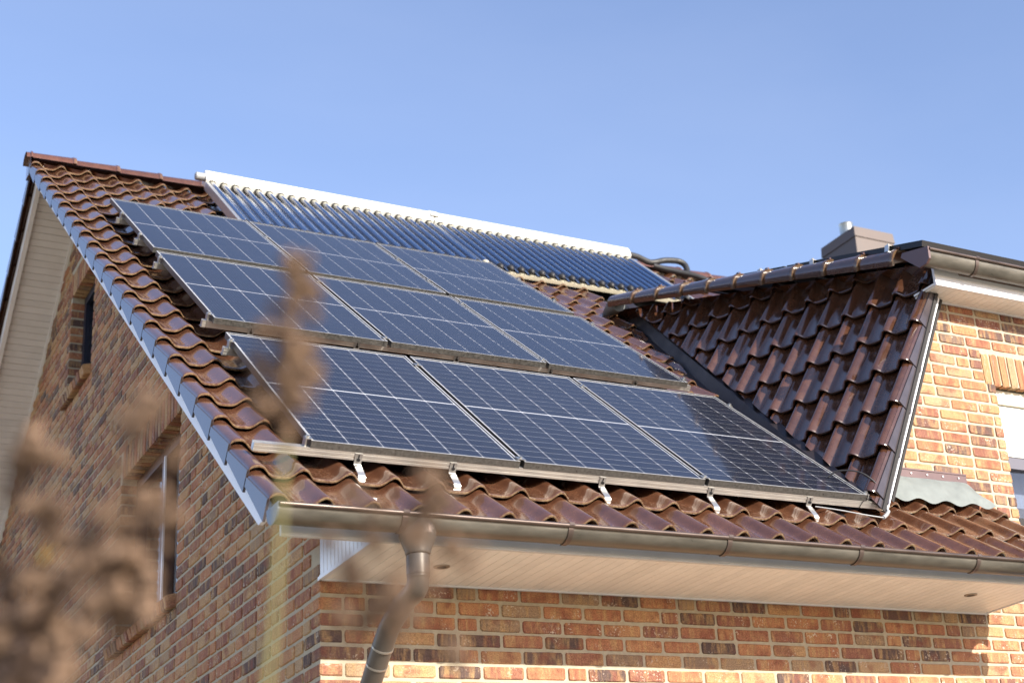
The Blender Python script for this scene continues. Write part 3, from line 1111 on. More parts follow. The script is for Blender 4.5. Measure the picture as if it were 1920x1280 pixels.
# ---- ridge caps
def cap_mesh(name, L, r0, r1, arc=math.radians(200), rim=True, n=14, sq=1.0):
    """half-round cap along +y: wide mouth at y=0, z up"""
    prof = [(0.0, r0 + .004), (0.012, r0 + .007), (0.03, r0 + .007), (0.034, r0 + .001), (L * .5, (r0 + r1) / 2), (L + .04, r1 - .004)] if rim else [(0, r0), (L * .5, (r0 + r1) / 2), (L + .04, r1)]
    vs, fs = [], []
    for y, r in prof:
        for k in range(n + 1):
            t = -arc / 2 + arc * k / n
            vs.append((math.sin(t) * r, y, math.cos(t) * r * sq))
    for i in range(len(prof) - 1):
        for k in range(n):
            fs.append((i * (n + 1) + k, i * (n + 1) + k + 1, (i + 1) * (n + 1) + k + 1, (i + 1) * (n + 1) + k))
    b = len(vs)
    for k in range(n + 1):
        t = -arc / 2 + arc * k / n
        vs.append((math.sin(t) * (r0 - .014), 0.0, math.cos(t) * (r0 - .014) * sq))
    for k in range(n):
        fs.append((k + 1, k, b + k, b + k + 1))
    b2 = len(vs)
    for k in range(n + 1):
        t = -arc / 2 + arc * k / n
        vs.append((math.sin(t) * (r0 - .014), 0.06, math.cos(t) * (r0 - .014) * sq))
    for k in range(n):
        fs.append((b + k + 1, b + k, b2 + k, b2 + k + 1))
    mb = MB()
    mb.add(vs, fs)
    me = mb.mesh(name, MT['tile'], 40)
    ed = me.attributes.new('edge', 'FLOAT', 'POINT')
    ed.data.foreach_set('value', [.5 if v.co.y < .014 else 0.0 for v in me.vertices])
    return me
RC = cap_mesh('ridge_cap', .362, .105, .093, math.radians(170))
ridge_z = ZA - .055
for i in range(27):
    x1 = -.33 + .362 * (i + 1)
    M = frame((x1, YA, ridge_z), (0, 1, 0), (-1, 0, 0), (0, 0, 1))
    put('ridge_cap', RC, roof, M)
m = MB()
n = 12
vs = [(0, 0, 0)] + [(math.sin(-1.5 + 3.0 * k / n) * .103, 0, math.cos(-1.5 + 3.0 * k / n) * .103) for k in range(n + 1)] + [(.10, 0, -.12), (-.10, 0, -.12)]
m.add(vs + [(x, .015, z) for x, _, z in vs], [tuple(range(1, n + 4)), tuple(range(n + 4 + 1, 2 * n + 8))[::-1]] + [(1 + k, 2 + k, n + 6 + k, n + 5 + k) for k in range(n + 2)])
put('ridge_end_disc', m.mesh('ridge_end_disc', MT['tile']), roof, frame((-.338, YA, ridge_z), (0, 1, 0), (1, 0, 0), (0, 0, 1)))

# ------------------------------------------------------------------ low eave: soffit, fascia, gutter, downpipe
YFA = -4.745
m = MB()
m.box((XG - .0, YFA + .02, ZS + .008), (4.20, YF - .002, ZS + .02))
sof = put('eave_soffit', m.mesh('eave_soffit', MT['soffit']), house)
bw_ = .0555
m = MB()
a = .0022
m.add([(0, 0, 0), (a, 0, -.008), (bw_ - a, 0, -.008), (bw_, 0, 0), (0, 1, 0), (a, 1, -.008), (bw_ - a, 1, -.008), (bw_, 1, 0)],
      [(0, 1, 5, 4), (1, 2, 6, 5), (2, 3, 7, 6), (0, 3, 2, 1), (4, 5, 6, 7)])
bme = m.mesh('soffit_board', MT['soffit'])
nb = int((4.198 - XG) / bw_)
for i in range(nb):
    put('soffit_board', bme, sof, T((XG + i * bw_, YFA + .021, ZS + .0075)) @ Matrix.Diagonal((1, (YF - .012) - (YFA + .021), 1, 1)))
m = MB()
m.box((XG, YF - .016, ZS - .006), (4.198, YF - .001, ZS + .006))
put('soffit_trim', m.mesh('soffit_trim', MT['white_pvc']), house)
m = MB()
m.box((4.198, YFA + .021, ZS - .002), (4.212, YF - .002, ZS + .075))
put('soffit_end_board', m.mesh('soffit_end_board', MT['white_pvc']), house)
# boarded closure where the soffit box meets the gable
m = MB()
m.box((XG + .004, YFA + .02, ZS - .002), (XG + .02, YF - .001, ZS + .19))
clo = put('eave_closure', m.mesh('eave_closure', MT['white_pvc']), house)
m = MB()
m.add([(0, 0, 0), (-.007, .003, 0), (-.007, .042, 0), (0, .045, 0), (0, 0, .185), (-.007, .003, .185), (-.007, .042, .185), (0, .045, .185)],
      [(0, 1, 5, 4), (1, 2, 6, 5), (2, 3, 7, 6), (0, 3, 2, 1), (4, 5, 6, 7)])
cme = m.mesh('closure_board', MT['white_pvc'])
for i in range(14):
    put('closure_board', cme, clo, T((XG + .004, YF - .02 - (i + 1) * .046, ZS + .002)))
m = MB()
m.box((XG - .008, YFA + .02, ZS - .006), (XG + .010, YF - .001, ZS + .010))
put('closure_trim', m.mesh('closure_trim', MT['white_pvc']), house)
m = MB()
m.box((-.28, YFA, ZS - .008), (XEND - .02, YFA + .02, -3.888))
put('fascia', m.mesh('fascia', simple('grey_white_fascia', (0.55, 0.56, 0.57), 0.45, var=0.06)), house)
for x, y in ((.583, -4.403), (3.739, -4.459)):
    m = MB()
    m.tube([(x, y, ZS - .0005), (x, y, ZS - .005)], [.038, .036], 20)
    d = put('downlight', m.mesh('downlight', MT['spot'], 40), house)
    m = MB()
    m.tube([(x, y, ZS - .0052), (x, y, ZS - .0062)], .022, 16)
    put('downlight_lens', m.mesh('downlight_lens', MT['dark_metal']), d)

def gutter_mesh(x0, x1, yc, zt, r, name, depth=1.0):
    n = 14
    vs, fs = [], []
    for x in (x0, x1):
        for rr_ in (r, r - .004):
            for k in range(n + 1):
                t = math.pi * k / n
                vs.append((x, yc - math.cos(t) * rr_, zt - math.sin(t) * rr_ * depth))
    q = n + 1
    for k in range(n):
        fs.append((k, k + 1, 2 * q + k + 1, 2 * q + k))
        fs.append((q + k + 1, q + k, 3 * q + k, 3 * q + k + 1))
    fs.append((0, q, 3 * q, 2 * q))
    fs.append((n, q + n, 3 * q + n, 2 * q + n))
    mb = MB()
    mb.add(vs, fs)
    return mb.mesh(name, MT['gutter'], 50)
GC, GR, GT = -4.842, .069, -3.893
gut = put('gutter', gutter_mesh(-.345, XEND, GC, GT, GR, 'gutter', .86), house)
m = MB()
m.tube([(-.345, GC - GR - .006, GT + .004), (XEND, GC - GR - .006, GT + .004)], .0105, 12)
put('gutter_bead', m.mesh('gutter_bead', MT['gutter_bead'], 40), gut)
m = MB()
n = 14
ring = [(0, GC - math.cos(math.pi * k / n) * GR * 1.03, GT - math.sin(math.pi * k / n) * GR * .92) for k in range(n + 1)]
ring = [(0, GC - GR * 1.08, GT + .014)] + ring + [(0, GC + GR * 1.05, GT + .014)]
k = len(ring)
m.add([(-.351, y, z) for _, y, z in ring] + [(-.343, y, z) for _, y, z in ring], [tuple(range(k)), tuple(range(k, 2 * k))[::-1]] + [(i, (i + 1) % k, k + (i + 1) % k, k + i) for i in range(k)])
put('gutter_end_cap', m.mesh('gutter_end_cap', MT['end_cap']), gut)
def bracket(gx, yc, zt, r, depth, parent, M=None):
    m = MB()
    pts = [(gx, yc - math.cos(t) * (r + .003), zt - math.sin(t) * (r + .003) * depth) for t in [math.pi * i / 12 * .62 - .12 for i in range(13)]]
    pts = [(gx, yc - r - .013, zt + .016), (gx, yc - r - .018, zt + .004)] + pts
    m.strip(pts, (1, 0, 0), .026, .004)
    return put('gutter_bracket', m.mesh('gutter_bracket', MT['gutter_bead'], 40), parent)
for gx in (.195, .98, 1.83, 2.62, 3.40, 4.1):
    bracket(gx, GC, GT, GR, .86, gut)
# downpipe with funnel outlet
XP = .279
m = MB()
prof = [(-3.900, .078), (-3.93, .080), (-3.965, .079), (-3.995, .069), (-4.030, .054), (-4.036, .055), (-4.042, .051)]
m.tube([(XP, GC + .006, z) for z, r in prof], [r for z, r in prof], 24)
dp = put('downpipe', m.mesh('downpipe', MT['pipe'], 50), house)
m = MB()   # the small star stamped on the outlet
for i in range(8):
    t = math.pi * i / 8
    cx, czz = XP + .018, -3.948
    dx, dz = math.cos(t) * (.018 if i % 2 else .022), math.sin(t) * (.018 if i % 2 else .022)
    yy = GC + .006 - .0815
    m.strip([(cx - dx, yy + abs(dx) * .2, czz - dz), (cx + dx, yy + abs(dx) * .2, czz + dz)], (math.sin(t), 0, -math.cos(t)), .0022, .003)
put('stamped_star', m.mesh('stamped_star', MT['gutter_bead']), dp)
PIPE = [(XP, GC + .008, -4.03), (XP, GC + .008, -4.12), (XP, GC + .014, -4.160), (XP, GC + .045, -4.186), (XP, -4.69, -4.203), (XP, -4.56, -4.25), (XP, -4.47, -4.305), (XP, -4.30, -4.458), (XP, -4.22, -4.535), (XP, -4.165, -4.61), (XP, -4.155, -4.70), (XP, -4.155, GZ)]
def resample(pts, n):
    pts = [Vector(p) for p in pts]
    out = []
    for i in range(len(pts) - 1):
        p0, p1, p2, p3 = pts[max(i - 1, 0)], pts[i], pts[i + 1], pts[min(i + 2, len(pts) - 1)]
        for k in range(n):
            t = k / n
            out.append(0.5 * ((2 * p1) + (p2 - p0) * t + (2 * p0 - 5 * p1 + 4 * p2 - p3) * t * t + (3 * p1 - p0 - 3 * p2 + p3) * t ** 3))
    out.append(pts[-1])
    return out
m = MB()
m.tube(PIPE[:3] + resample(PIPE[2:11], 3)[1:] + PIPE[11:], .0465, 20)
put('pipe', m.mesh('pipe', MT['pipe'], 50), dp)
for p, d in (((XP, GC + .008, -4.135), (0, 0, -1)), ((XP, -4.62, -4.226), (0, .94, -.34)), ((XP, -4.43, -4.342), (0, .75, -.67)), ((XP, -4.36, -4.404), (0, .75, -.67))):
    d = Vector(d).normalized()
    m = MB()
    m.tube([Vector(p) - d * .004, Vector(p) + d * .004], [.0485, .0485], 20)
    put('pipe_seam', m.mesh('pipe_seam', MT['solder'] if p[1] > -4.5 else MT['pipe'], 40), dp)
m = MB()
m.tube([(XP, GC + .008, -4.045), (XP, GC + .008, -4.128)], [.050, .050], 20)
put('pipe_sleeve', m.mesh('pipe_sleeve', MT['pipe'], 50), dp)

# ------------------------------------------------------------------ dormer
P0 = Vector((4.05302, -4.15, -1.864613))
DU = Vector((-.260469, .965482, 0))
DV = Vector((.505982, .136504, .851674))
DN = Vector((-.822276, -.221835, .524072))
def dw(u, v, n=0):
    return P0 + DU * u + DV * v + DN * n
DW, DC = .2039, .35684
DF = frame((0, 0, 0), -DU, DV, DN)
DSC = Matrix.Diagonal((DW / W, DC / CO, 1.3, 1))
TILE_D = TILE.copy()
TILE_D.materials[0] = MT['tile_shade']
VERGE_R.materials[0] = MT['tile_shade']
TILE_D.attributes['edge'].data.foreach_set('value', [0.0] * len(TILE_D.vertices))  # pale nose edges off, so the dormer noses read as shaded
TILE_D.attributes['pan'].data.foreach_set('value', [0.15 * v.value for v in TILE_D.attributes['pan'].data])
VERGE_R.attributes['edge'].data.foreach_set('value', [0.0] * len(VERGE_R.vertices))
m = MB()
vb = lambda u: -1.80 + 1.013 * u
vh = lambda u: .205 + .3595 * u
poly = [(-.06, vb(-.06)), (3.28, vb(3.28)), (-.06, vh(-.06))]
m.add([dw(u, v, -.105) for u, v in poly] + [dw(u, v, -.13) for u, v in poly], [(0, 1, 2), (3, 5, 4), (0, 3, 4, 1), (1, 4, 5, 2), (2, 5, 3, 0)])
droof = put('dormer_slope', m.mesh('dormer_slope', MT['under']), house)
# cutting planes for valley and hip
ve = (dw(1, vb(1)) - dw(0, vb(0))).normalized()
he = (dw(1, vh(1)) - dw(0, vh(0))).normalized()
vn = ve.cross(DN).normalized()
if vn.dot(DV) > 0:
    vn = -vn
hn = he.cross(DN).normalized()
if hn.dot(DV) < 0:
    hn = -hn
dcount = 0
for r in range(-5, 8):
    v = -(r - 1) * DC
    for c in range(0, 18):
        u = c * DW
        me = VERGE_R if c == 0 else TILE_D
        M = T(dw(u, v, random.uniform(-.001, .001))) @ DF @ Matrix.Rotation(random.uniform(-.006, .006), 4, 'Z') @ DSC
        # inside test
        if v + .40 < vb(u - .05) or v > vh(u + .16) + .06:
            continue
        need = []
        if v < vb(u + .18) + .02:
            need.append((dw(0, vb(0)), vn))
        if v + .42 > vh(u - .06):
            need.append((dw(0, vh(0) + .05), hn))
        if need:
            me = cut_mesh(me, M, need)
            if me is None:
                continue
        put('verge_tile' if c == 0 else 'roof_tile', me, droof, M)
        dcount += 1
# white board under the dormer verge and boarding behind it
m = MB()
u0 = -.125
m.hexa([dw(-.034, -1.84, -.162), dw(-.048, -1.84, -.162), dw(-.048, -.02, -.162), dw(-.034, -.02, -.162), dw(-.034, -1.82, -.150), dw(-.048, -1.82, -.150), dw(-.048, -.02, -.150), dw(-.034, -.02, -.150)])
put('dormer_verge_board', m.mesh('dormer_verge_board', MT['white_pvc']), house)
m = MB()
m.hexa([dw(-.017, -1.78, -.17), dw(.4, -1.33, -.17), dw(.4, -.1, -.17), dw(-.017, -.1, -.17), dw(-.017, -1.78, -.14), dw(.4, -1.33, -.14), dw(.4, -.1, -.14), dw(-.017, -.1, -.14)])
put('dormer_verge_soffit', m.mesh('dormer_verge_soffit', MT['brown_metal']), house)
# valley trough between main tiles and dormer tiles
m = MB()
A0, A1 = -5.60, -.62
rowsv = []
for s in (A0, A1):
    x = VX(s)
    rowsv.append([rw(x - .12, s, -.150), rw(x + .0, s, -.140), rw(x + .045, s, -.128), rw(x + .075, s, -.045), rw(x + .13, s, -.02)])
k = len(rowsv[0])
m.add(rowsv[0] + rowsv[1], [(i, i + 1, k + i + 1, k + i) for i in range(k - 1)])
put('valley_flashing', m.mesh('valley_flashing', MT['valley']), house)
# hip caps
HA, HB = Vector((4.105, -3.965, -1.628)), Vector((3.900, -.785, -.602))
hd = (HB - HA).normalized()
nf = Vector((0, -math.sin(.311), math.cos(.311)))
hup = (DN * .55 + nf).normalized()
hup = (hup - hd * hup.dot(hd)).normalized()
hx = hd.cross(hup)
HL = (HB - HA).length / 10
HC = cap_mesh('hip_cap', HL, .080, .071, math.radians(205))
HC.materials[0] = MT['tile_shade']
clip_m = MB()
clip_m.strip([(0, -.003, .084), (0, -.003, .093), (0, .018, .094), (0, .035, .085)], (1, 0, 0), .014, .003)
clip_me = clip_m.mesh('cap_clip', MT['brown_metal'])
for i in range(10):
    M = frame(HA + hd * HL * i, hx, hd, hup)
    hcap = put('hip_cap', HC, droof, M)
for i in range(10):
    put('cap_clip', clip_me, droof, frame(HA + hd * HL * i, hx, hd, hup))
m = MB()
vs = [(math.sin(-1.65 + 3.3 * k / 14) * .094, 0, math.cos(-1.65 + 3.3 * k / 14) * .094) for k in range(15)]
vs = [(x * .82, y, z * .82) for x, y, z in vs]
m.add(vs + [(x, .012, z) for x, y, z in vs], [tuple(range(15)), tuple(range(15, 30))[::-1]] + [(k, (k + 1) % 15, 15 + (k + 1) % 15, 15 + k) for k in range(15)])
put('hip_end_disc', m.mesh('hip_end_disc', MT['tile']), droof, frame(HA + hd * .02, hx, hd, hup))
# lead saddle at the top of the hip
m = MB()
m.tube([HB - hd * .02 - hup * .01, HB + hd * .08 - hup * .035, HB + hd * .18 - hup * .085], [.064, .062, .04], 14)
put('lead_saddle', m.mesh('lead_saddle', MT['lead'], 60), house)
# shallow front roof of the dormer
m = MB()
fe0 = Vector((4.10, -4.33, -1.815))
sl_ = (HB - HA)
def fr_(x, y, dz=0):
    return (x, y, -1.632 + (y + 3.965) * (1.02 / 3.18) - .03 + dz)
m.hexa([fr_(4.26, -4.30, -.09), fr_(9.3, -4.30, -.09), fr_(9.3, -.4, -.09), fr_(4.06, -.4, -.09), fr_(4.16, -4.34), fr_(9.3, -4.34), fr_(9.3, -.4), fr_(3.96, -.4)])
put('dormer_front_slope', m.mesh('dormer_front_slope', MT['tile']), house)
# dormer cheek wall behind the tiles, closes the inside
m = MB()
m.hexa([dw(-.02, -1.70, -.22), dw(3.1, 1.25, -.22), dw(3.2, 1.33, -.22), dw(-.02, .12, -.22), dw(-.02, -1.70, -.2), dw(3.1, 1.25, -.2), dw(3.2, 1.33, -.2), dw(-.02, .12, -.2)])
put('dormer_cheek', m.mesh('dormer_cheek', MT['under']), house)
# upper soffit, fascia, gutter
YU = -4.302
m = MB()
m.box((4.06, YU + .02, ZU + .008), (9.2, YF - .002, ZU + .02))
us = put('dormer_soffit', m.mesh('dormer_soffit', MT['soffit']), house)
for i in range(24):
    put('soffit_board', bme, us, T((4.07 + i * bw_, YU + .021, ZU + .0075)) @ Matrix.Diagonal((1, (YF - .012) - (YU + .021), 1, 1)))
m = MB()
m.box((4.07, YF - .014, ZU - .006), (9.2, YF - .001, ZU + .006))
put('soffit_trim', m.mesh('soffit_trim', MT['white_pvc']), house)
m = MB()
m.box((4.045, YU, ZU - .008), (9.2, YU + .02, -1.78))
put('dormer_fascia', m.mesh('dormer_fascia', MT['white_pvc']), house)
UC, UR, UT = -4.372, .062, -1.795
ug = put('upper_gutter', gutter_mesh(3.90, 9.2, UC, UT, UR, 'upper_gutter', 1.35), house)
m = MB()
m.tube([(3.90, UC - UR - .006, UT + .004), (9.2, UC - UR - .006, UT + .004)], .0105, 12)
put('gutter_bead', m.mesh('gutter_bead', MT['gutter_bead'], 40), ug)
ring = [(UC - UR * 1.12, UT + .018), (UC - UR * 1.06, UT - .06), (UC - UR * .55, UT - UR * 1.36), (UC + UR * .5, UT - UR * 1.36), (UC + UR * 2.9, UT + .05), (UC + UR * 2.6, UT + .075)]
k = len(ring)
m = MB()
m.add([(3.888, y, z) for y, z in ring] + [(3.905, y, z) for y, z in ring], [tuple(range(k)), tuple(range(k, 2 * k))[::-1]] + [(i, (i + 1) % k, k + (i + 1) % k, k + i) for i in range(k)])
put('gutter_end_cap', m.mesh('gutter_end_cap', MT['brown_metal']), ug)
bracket(4.295, UC, UT, UR, 1.35, ug)
bracket(5.1, UC, UT, UR, 1.35, ug)
m = MB()
for i in range(6):
    pass
prof = [(math.sin(t) * .075, math.cos(t) * .055) for t in [math.pi / 2 * i / 6 for i in range(7)]]
m.tube([(4.10, -4.27, -1.775 + zz) for rr_, zz in prof[::-1]], [max(rr_, .004) for rr_, zz in prof[::-1]], 16)
put('hip_end_dome', m.mesh('hip_end_dome', MT['tile'], 60), house)

# ---- flashing where the low roof meets the front wall
m = MB()
m.box((3.56, YF - .014, -3.158), (4.228, YF - .001, -3.104))
m.box((3.56, YF - .018, -3.112), (4.228, YF - .001, -3.103))
fl = put('flashing_rail', m.mesh('flashing_rail', MT['brown_metal']), house)
for i in range(5):
    m = MB()
    m.tube([(3.66 + i * .125, YF - .014, -3.133), (3.66 + i * .125, YF - .019, -3.133)], .006, 8)
    put('screw', m.mesh('screw', MT['steel']), fl)
m = MB()
nx, ns = 40, 6
vs, fs = [], []
for i in range(nx + 1):
    x = 3.40 + (4.33 - 3.40) * i / nx
    ph = ((x - (-.092)) / .2118) % 1.0
    crest = 0.5 + 0.5 * math.cos(2 * math.pi * ph)
    for k in range(ns + 1):
        t = k / ns
        y = YF - .006 - t * (.115 if x < 4.24 else .115)
        zt = -3.150 if x < 4.226 else -3.150 - (x - 4.226) * .9
        zroof = (y + .0) * math.tan(TH) + (-.09 - .03 + .018 + .024 * crest * .9) / CT + .012
        z = zt * (1 - t) + (zroof) * t + .006 * math.sin(x * 23) * math.sin(math.pi * t)
        vs.append((x, y, z))
for i in range(nx):
    for k in range(ns):
        a = i * (ns + 1) + k
        fs.append((a, a + 1, a + ns + 2, a + ns + 1))
m.add(vs, fs)
put('lead_flashing', m.mesh('lead_flashing', MT['lead'], 60), house)

# ---- chimney
cx0, cx1, cy0, cy1, czt = 8.93, 9.52, 1.80, 2.44, 2.28
m = MB()
m.hexa([(cx0 - .05, cy0 - .0, 0.5), (cx1 - .05, cy0, 0.5), (cx1 - .05, cy1, 0.5), (cx0 - .05, cy1, 0.5), (cx0, cy0, czt - .12), (cx1, cy0, czt - .12), (cx1, cy1, czt - .12), (cx0, cy1, czt - .12)])
ch = put('chimney', m.mesh('chimney', MT['chimney']), house)
m = MB()
m.hexa([(cx0 - .012, cy0 - .012, czt - .13), (cx1 + .012, cy0 - .012, czt - .13), (cx1 + .012, cy1 + .012, czt - .13), (cx0 - .012, cy1 + .012, czt - .13), (cx0 - .004, cy0 - .004, czt), (cx1 + .004, cy0 - .004, czt), (cx1 + .004, cy1 + .004, czt), (cx0 - .004, cy1 + .004, czt)])
put('chimney_cap', m.mesh('chimney_cap', MT['chimney']), ch)
m = MB()
fx, fy = 9.03, 2.05
m.tube([(fx, fy, czt - .05), (fx, fy, czt + .145), (fx, fy, czt + .155)], [.085, .085, .09], 20)
put('flue', m.mesh('flue', MT['galv'], 40), ch)

# ------------------------------------------------------------------ solar panels on the main roof
PW, PH = 1.038, 1.70
fr = MB()
t_, h_ = .0095, .035
fr.box((0, -PH, -h_), (t_, 0, 0))
fr.box((PW - t_, -PH, -h_), (PW, 0, 0))
fr.box((t_, -t_, -h_), (PW - t_, 0, 0))
fr.box((t_, -PH, -h_), (PW - t_, -PH + t_, 0))
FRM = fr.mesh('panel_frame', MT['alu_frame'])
FRM.materials.append(MT['frame_side_shade'])
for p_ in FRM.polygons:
    p_.material_index = 0 if p_.normal.z > .5 else 1  # top faces bright, all others the shade-darkened copy
bs = MB()
bs.box((t_, -PH + t_, -.009), (PW - t_, -t_, -.0065))
BSM = bs.mesh('backsheet', MT['backsheet'])
gl = MB()
gl.quad((t_, -PH + t_, -.0025), (PW - t_, -PH + t_, -.0025), (PW - t_, -t_, -.0025), (t_, -t_, -.0025))
GLM = gl.mesh('cover_glass', MT['panel_glass'])
cw, chh = .1634, .0778
c4 = .0045
ce = MB()
ring = [(c4, 0), (cw - c4, 0), (cw, c4), (cw, chh - c4), (cw - c4, chh), (c4, chh), (0, chh - c4), (0, c4)]
ce.add([(x, y, -.0064) for x, y in ring] + [(x, y, -.0056) for x, y in ring], [tuple(range(8, 16))] + [(i, (i + 1) % 8, 8 + (i + 1) % 8, 8 + i) for i in range(8)])
CEM = ce.mesh('cell', MT['cell'])
CPX, CPY = .1675, .0820
def panel(x0, s0, n0, tilt, label):
    M = RF @ T((x0, s0, n0)) @ Matrix.Rotation(tilt + random.uniform(-.0015, .0015), 4, 'X') @ Matrix.Rotation(random.uniform(-.002, .002), 4, 'Y')
    e = empty('solar_module', None, M)
    tag(e, label, 'solar panel', 'solar panels in three rows on the tiled roof')
    put('panel_frame', FRM, e, M)
    put('backsheet', BSM, e, M)
    for r in range(20):
        for c in range(6):
            x = (PW - 6 * CPX) / 2 + c * CPX + .0019
            y = -(.0235 + r * CPY + (.012 if r >= 10 else 0)) - chh
            put('cell', CEM, e, M @ T((x, y, 0)))
    put('cover_glass', GLM, e, M)
    return e
GAP = .0239
ROWS = [(0.0, 0.0, 0.0, 0.0), (0.0, -1.799, 0.0, 0.0), (-.0326, -3.897, .0229, .0189)]
LBL = [['solar panel at left end of the top row, below bare roof tiles', 'solar panel in the middle of the top row, below the tube collectors', 'solar panel at right end of the top row, under the cream collector rail'],
       ['solar panel at left end of the middle row, beside the verge tiles', 'solar panel at the centre of the whole array, panels on all sides', 'solar panel at right end of the middle row, beside the valley tiles'],
       ['solar panel at left end of the bottom row, beside the projecting rail end', 'solar panel in the middle of the bottom row, above the gutter', 'solar panel at right end of the bottom row, reflecting the dormer']]
for r, (xo, s0, n0, tl) in enumerate(ROWS):
    for c in range(3):
        panel(xo + c * (PW + GAP), s0, n0, tl, LBL[r][c])

# ---- mounting rails, hooks, clamps
RAILS = [(-.59, 0, 'upper rail under the top row of solar panels'), (-1.30, 0, 'lower rail under the top row of solar panels'),
         (-2.00, 1, 'upper rail under the middle row of solar panels'), (-3.42, 1, 'lower rail under the middle row, its hooks showing above the bottom panels'),
         (-4.07, 2, 'upper rail under the bottom row of solar panels'), (-5.565, 2, 'lowest rail with bare end projecting past the bottom row of panels')]
clampE = MB()
clampE.box((-.024, -.02, -.075), (-.018, .02, -.002))
clampE.box((-.024, -.02, -.002), (.008, .02, .002))
clampE.box((-.05, -.02, -.078), (-.024, .02, -.072))
clampE.tube([(-.012, 0, -.07), (-.012, 0, .010)], .006, 8)
clampE.tube([(-.012, 0, .002), (-.012, 0, .012)], .010, 8)
CLE = clampE.mesh('end_clamp', MT['steel'])
clampM = MB()
clampM.box((-.022, -.02, .001), (.022, .02, .004))
clampM.tube([(0, 0, .004), (0, 0, .012)], .008, 8)
CLM = clampM.mesh('mid_clamp', MT['steel'])
slot = MB()
for s, row, lab in RAILS:
    xo, s0, n0, tl = ROWS[row]
    n = n0 + (s - s0) * math.tan(tl)
    xa = xo - .045 if row != 2 or s > -5 else -.285
    xb = 3.19 + xo + (.04 if s > -5 else .11)
    M0 = RF @ T((0, s, n - .0355))
    e = empty('mounting_rail', None, RF @ T((xa, s, n - .0355)))
    tag(e, lab, 'mounting rail', 'mounting rails under the solar panels')
    h = .040
    m = MB()
    y0 = -.02 if s > -5 else -.030
    # C-shaped extrusion with two grooves on the face
    m.box((xa, y0 + .003, -h), (xb, y0 + .036, -.006))
    m.box((xa, y0, -.008), (xb, y0 + .015, 0))
    m.box((xa, y0 + .024, -.008), (xb, y0 + .036, 0))
    m.box((xa, y0, -.024), (xb, y0 + .006, -.013))
    m.box((xa, y0, -h), (xb, y0 + .006, -.030))
    put('rail', m.mesh('rail', MT['alu']), e, M0)
    me_ = M0
    put('end_clamp', CLE, e, RF @ T((xo, s, n)))
    put('end_clamp', CLE, e, RF @ T((xo + 3 * PW + 2 * GAP, s, n)) @ Matrix.Rotation(math.pi, 4, 'Z'))
    for c in (1, 2):
        put('mid_clamp', CLM, e, RF @ T((xo + c * PW + (c - .5) * GAP, s, n)))
    if row < 2 and s not in (-3.42,):
        continue
    if s == -4.07:
        continue
    for x in ((.199, .667, 1.473, 2.117, 2.754) if s < -5 else (.235, .875, 1.52, 2.17, 2.80)):
        hk = MB()
        q = y0 - .003
        hk.strip([(x, q, .012 if s > -5 else -.006), (x, q, -.050), (x, q - .004, -.058), (x, q - .082, -.078), (x, q - .094, -.086), (x, q - .098, -.098), (x, q - .096, -.118), (x, q - .088, -.128), (x, q - .07, -.134), (x, q + .25, -.150)], (1, 0, 0), .034, .006)
        ho = put('roof_hook', hk.mesh('roof_hook', MT['steel'], 40), e, M0)
        hk = MB()
        hk.box((x - .003, q - .0045, -.026), (x + .003, q - .0031, -.010))
        hk.tube([(x, q - .003, -.034), (x, q - .010, -.034)], .008, 10)
        put('hook_bolt', hk.mesh('hook_bolt', MT['dark_metal']), ho, M0)

# ---- cable and conduit at the bottom right corner
def rwv(p):
    return rw(*p)
cb = MB()
cb.tube(resample([rwv((3.02, -5.36, .0)), rwv((3.07, -5.38, .05)), rwv((3.16, -5.46, .075)), rwv((3.235, -5.55, .03)), rwv((3.265, -5.60, -.05)), rwv((3.25, -5.66, -.085)), rwv((3.20, -5.70, -.085))], 5), .0045, 8)
c1 = put('solar_cable', cb.mesh('solar_cable', MT['cable'], 60))
tag(c1, 'black cable looping out at the lower corner of the bottom right panel', 'cable')
cb = MB()
pts = resample([rwv((3.27, -5.64, -.075)), rwv((3.22, -5.69, -.08)), rwv((3.16, -5.74, -.082))], 6)
cb.tube(pts, [.010 + .0015 * (i % 2) for i in range(len(pts))], 10)
c2 = put('cable_conduit', cb.mesh('cable_conduit', MT['conduit'], 60))
tag(c2, 'grey ribbed conduit lying on tiles by the lowest rail end', 'conduit')
cb = MB()
cb.tube(resample([rwv((3.16, -5.74, -.082)), rwv((3.05, -5.72, -.082)), rwv((2.92, -5.66, -.088)), rwv((2.80, -5.60, -.10))], 5), .004, 8)
c3 = put('thin_cable', cb.mesh('thin_cable', MT['conduit'], 60))
tag(c3, 'thin pale cable running along the tiles under the lowest rail', 'cable')

# ------------------------------------------------------------------ vacuum tube collectors
beta = math.atan2(.078, 1.30)
CF = RF @ T((1.03, .12, -.046)) @ Matrix.Rotation(beta, 4, 'X')    # x along, y up the tubes, z off
TP = .1014
tube = MB()
tube.tube([(0, .03, 0), (0, 1.325, 0)], .0235, 16)
TUM = tube.mesh('vacuum_tube', MT['tube'], 40)
colr = MB()
colr.tube([(0, 1.255, 0), (0, 1.32, 0)], [.0242, .0242], 14)
COM = colr.mesh('tube_collar', MT['cream'], 40)
ringm = MB()
ringm.tube([(0, 1.310, 0), (0, 1.330, 0)], [.031, .031], 14)
RIM = ringm.mesh('tube_seal', MT['rubber'], 40)
cup = MB()
prof = [(-.012, .006), (-.004, .018), (.010, .027), (.030, .030), (.048, .027), (.056, .024)]
cup.tube([(0, y, 0) for y, r in prof], [r for y, r in prof], 14)
CUM = cup.mesh('tube_holder', MT['rubber'], 60)
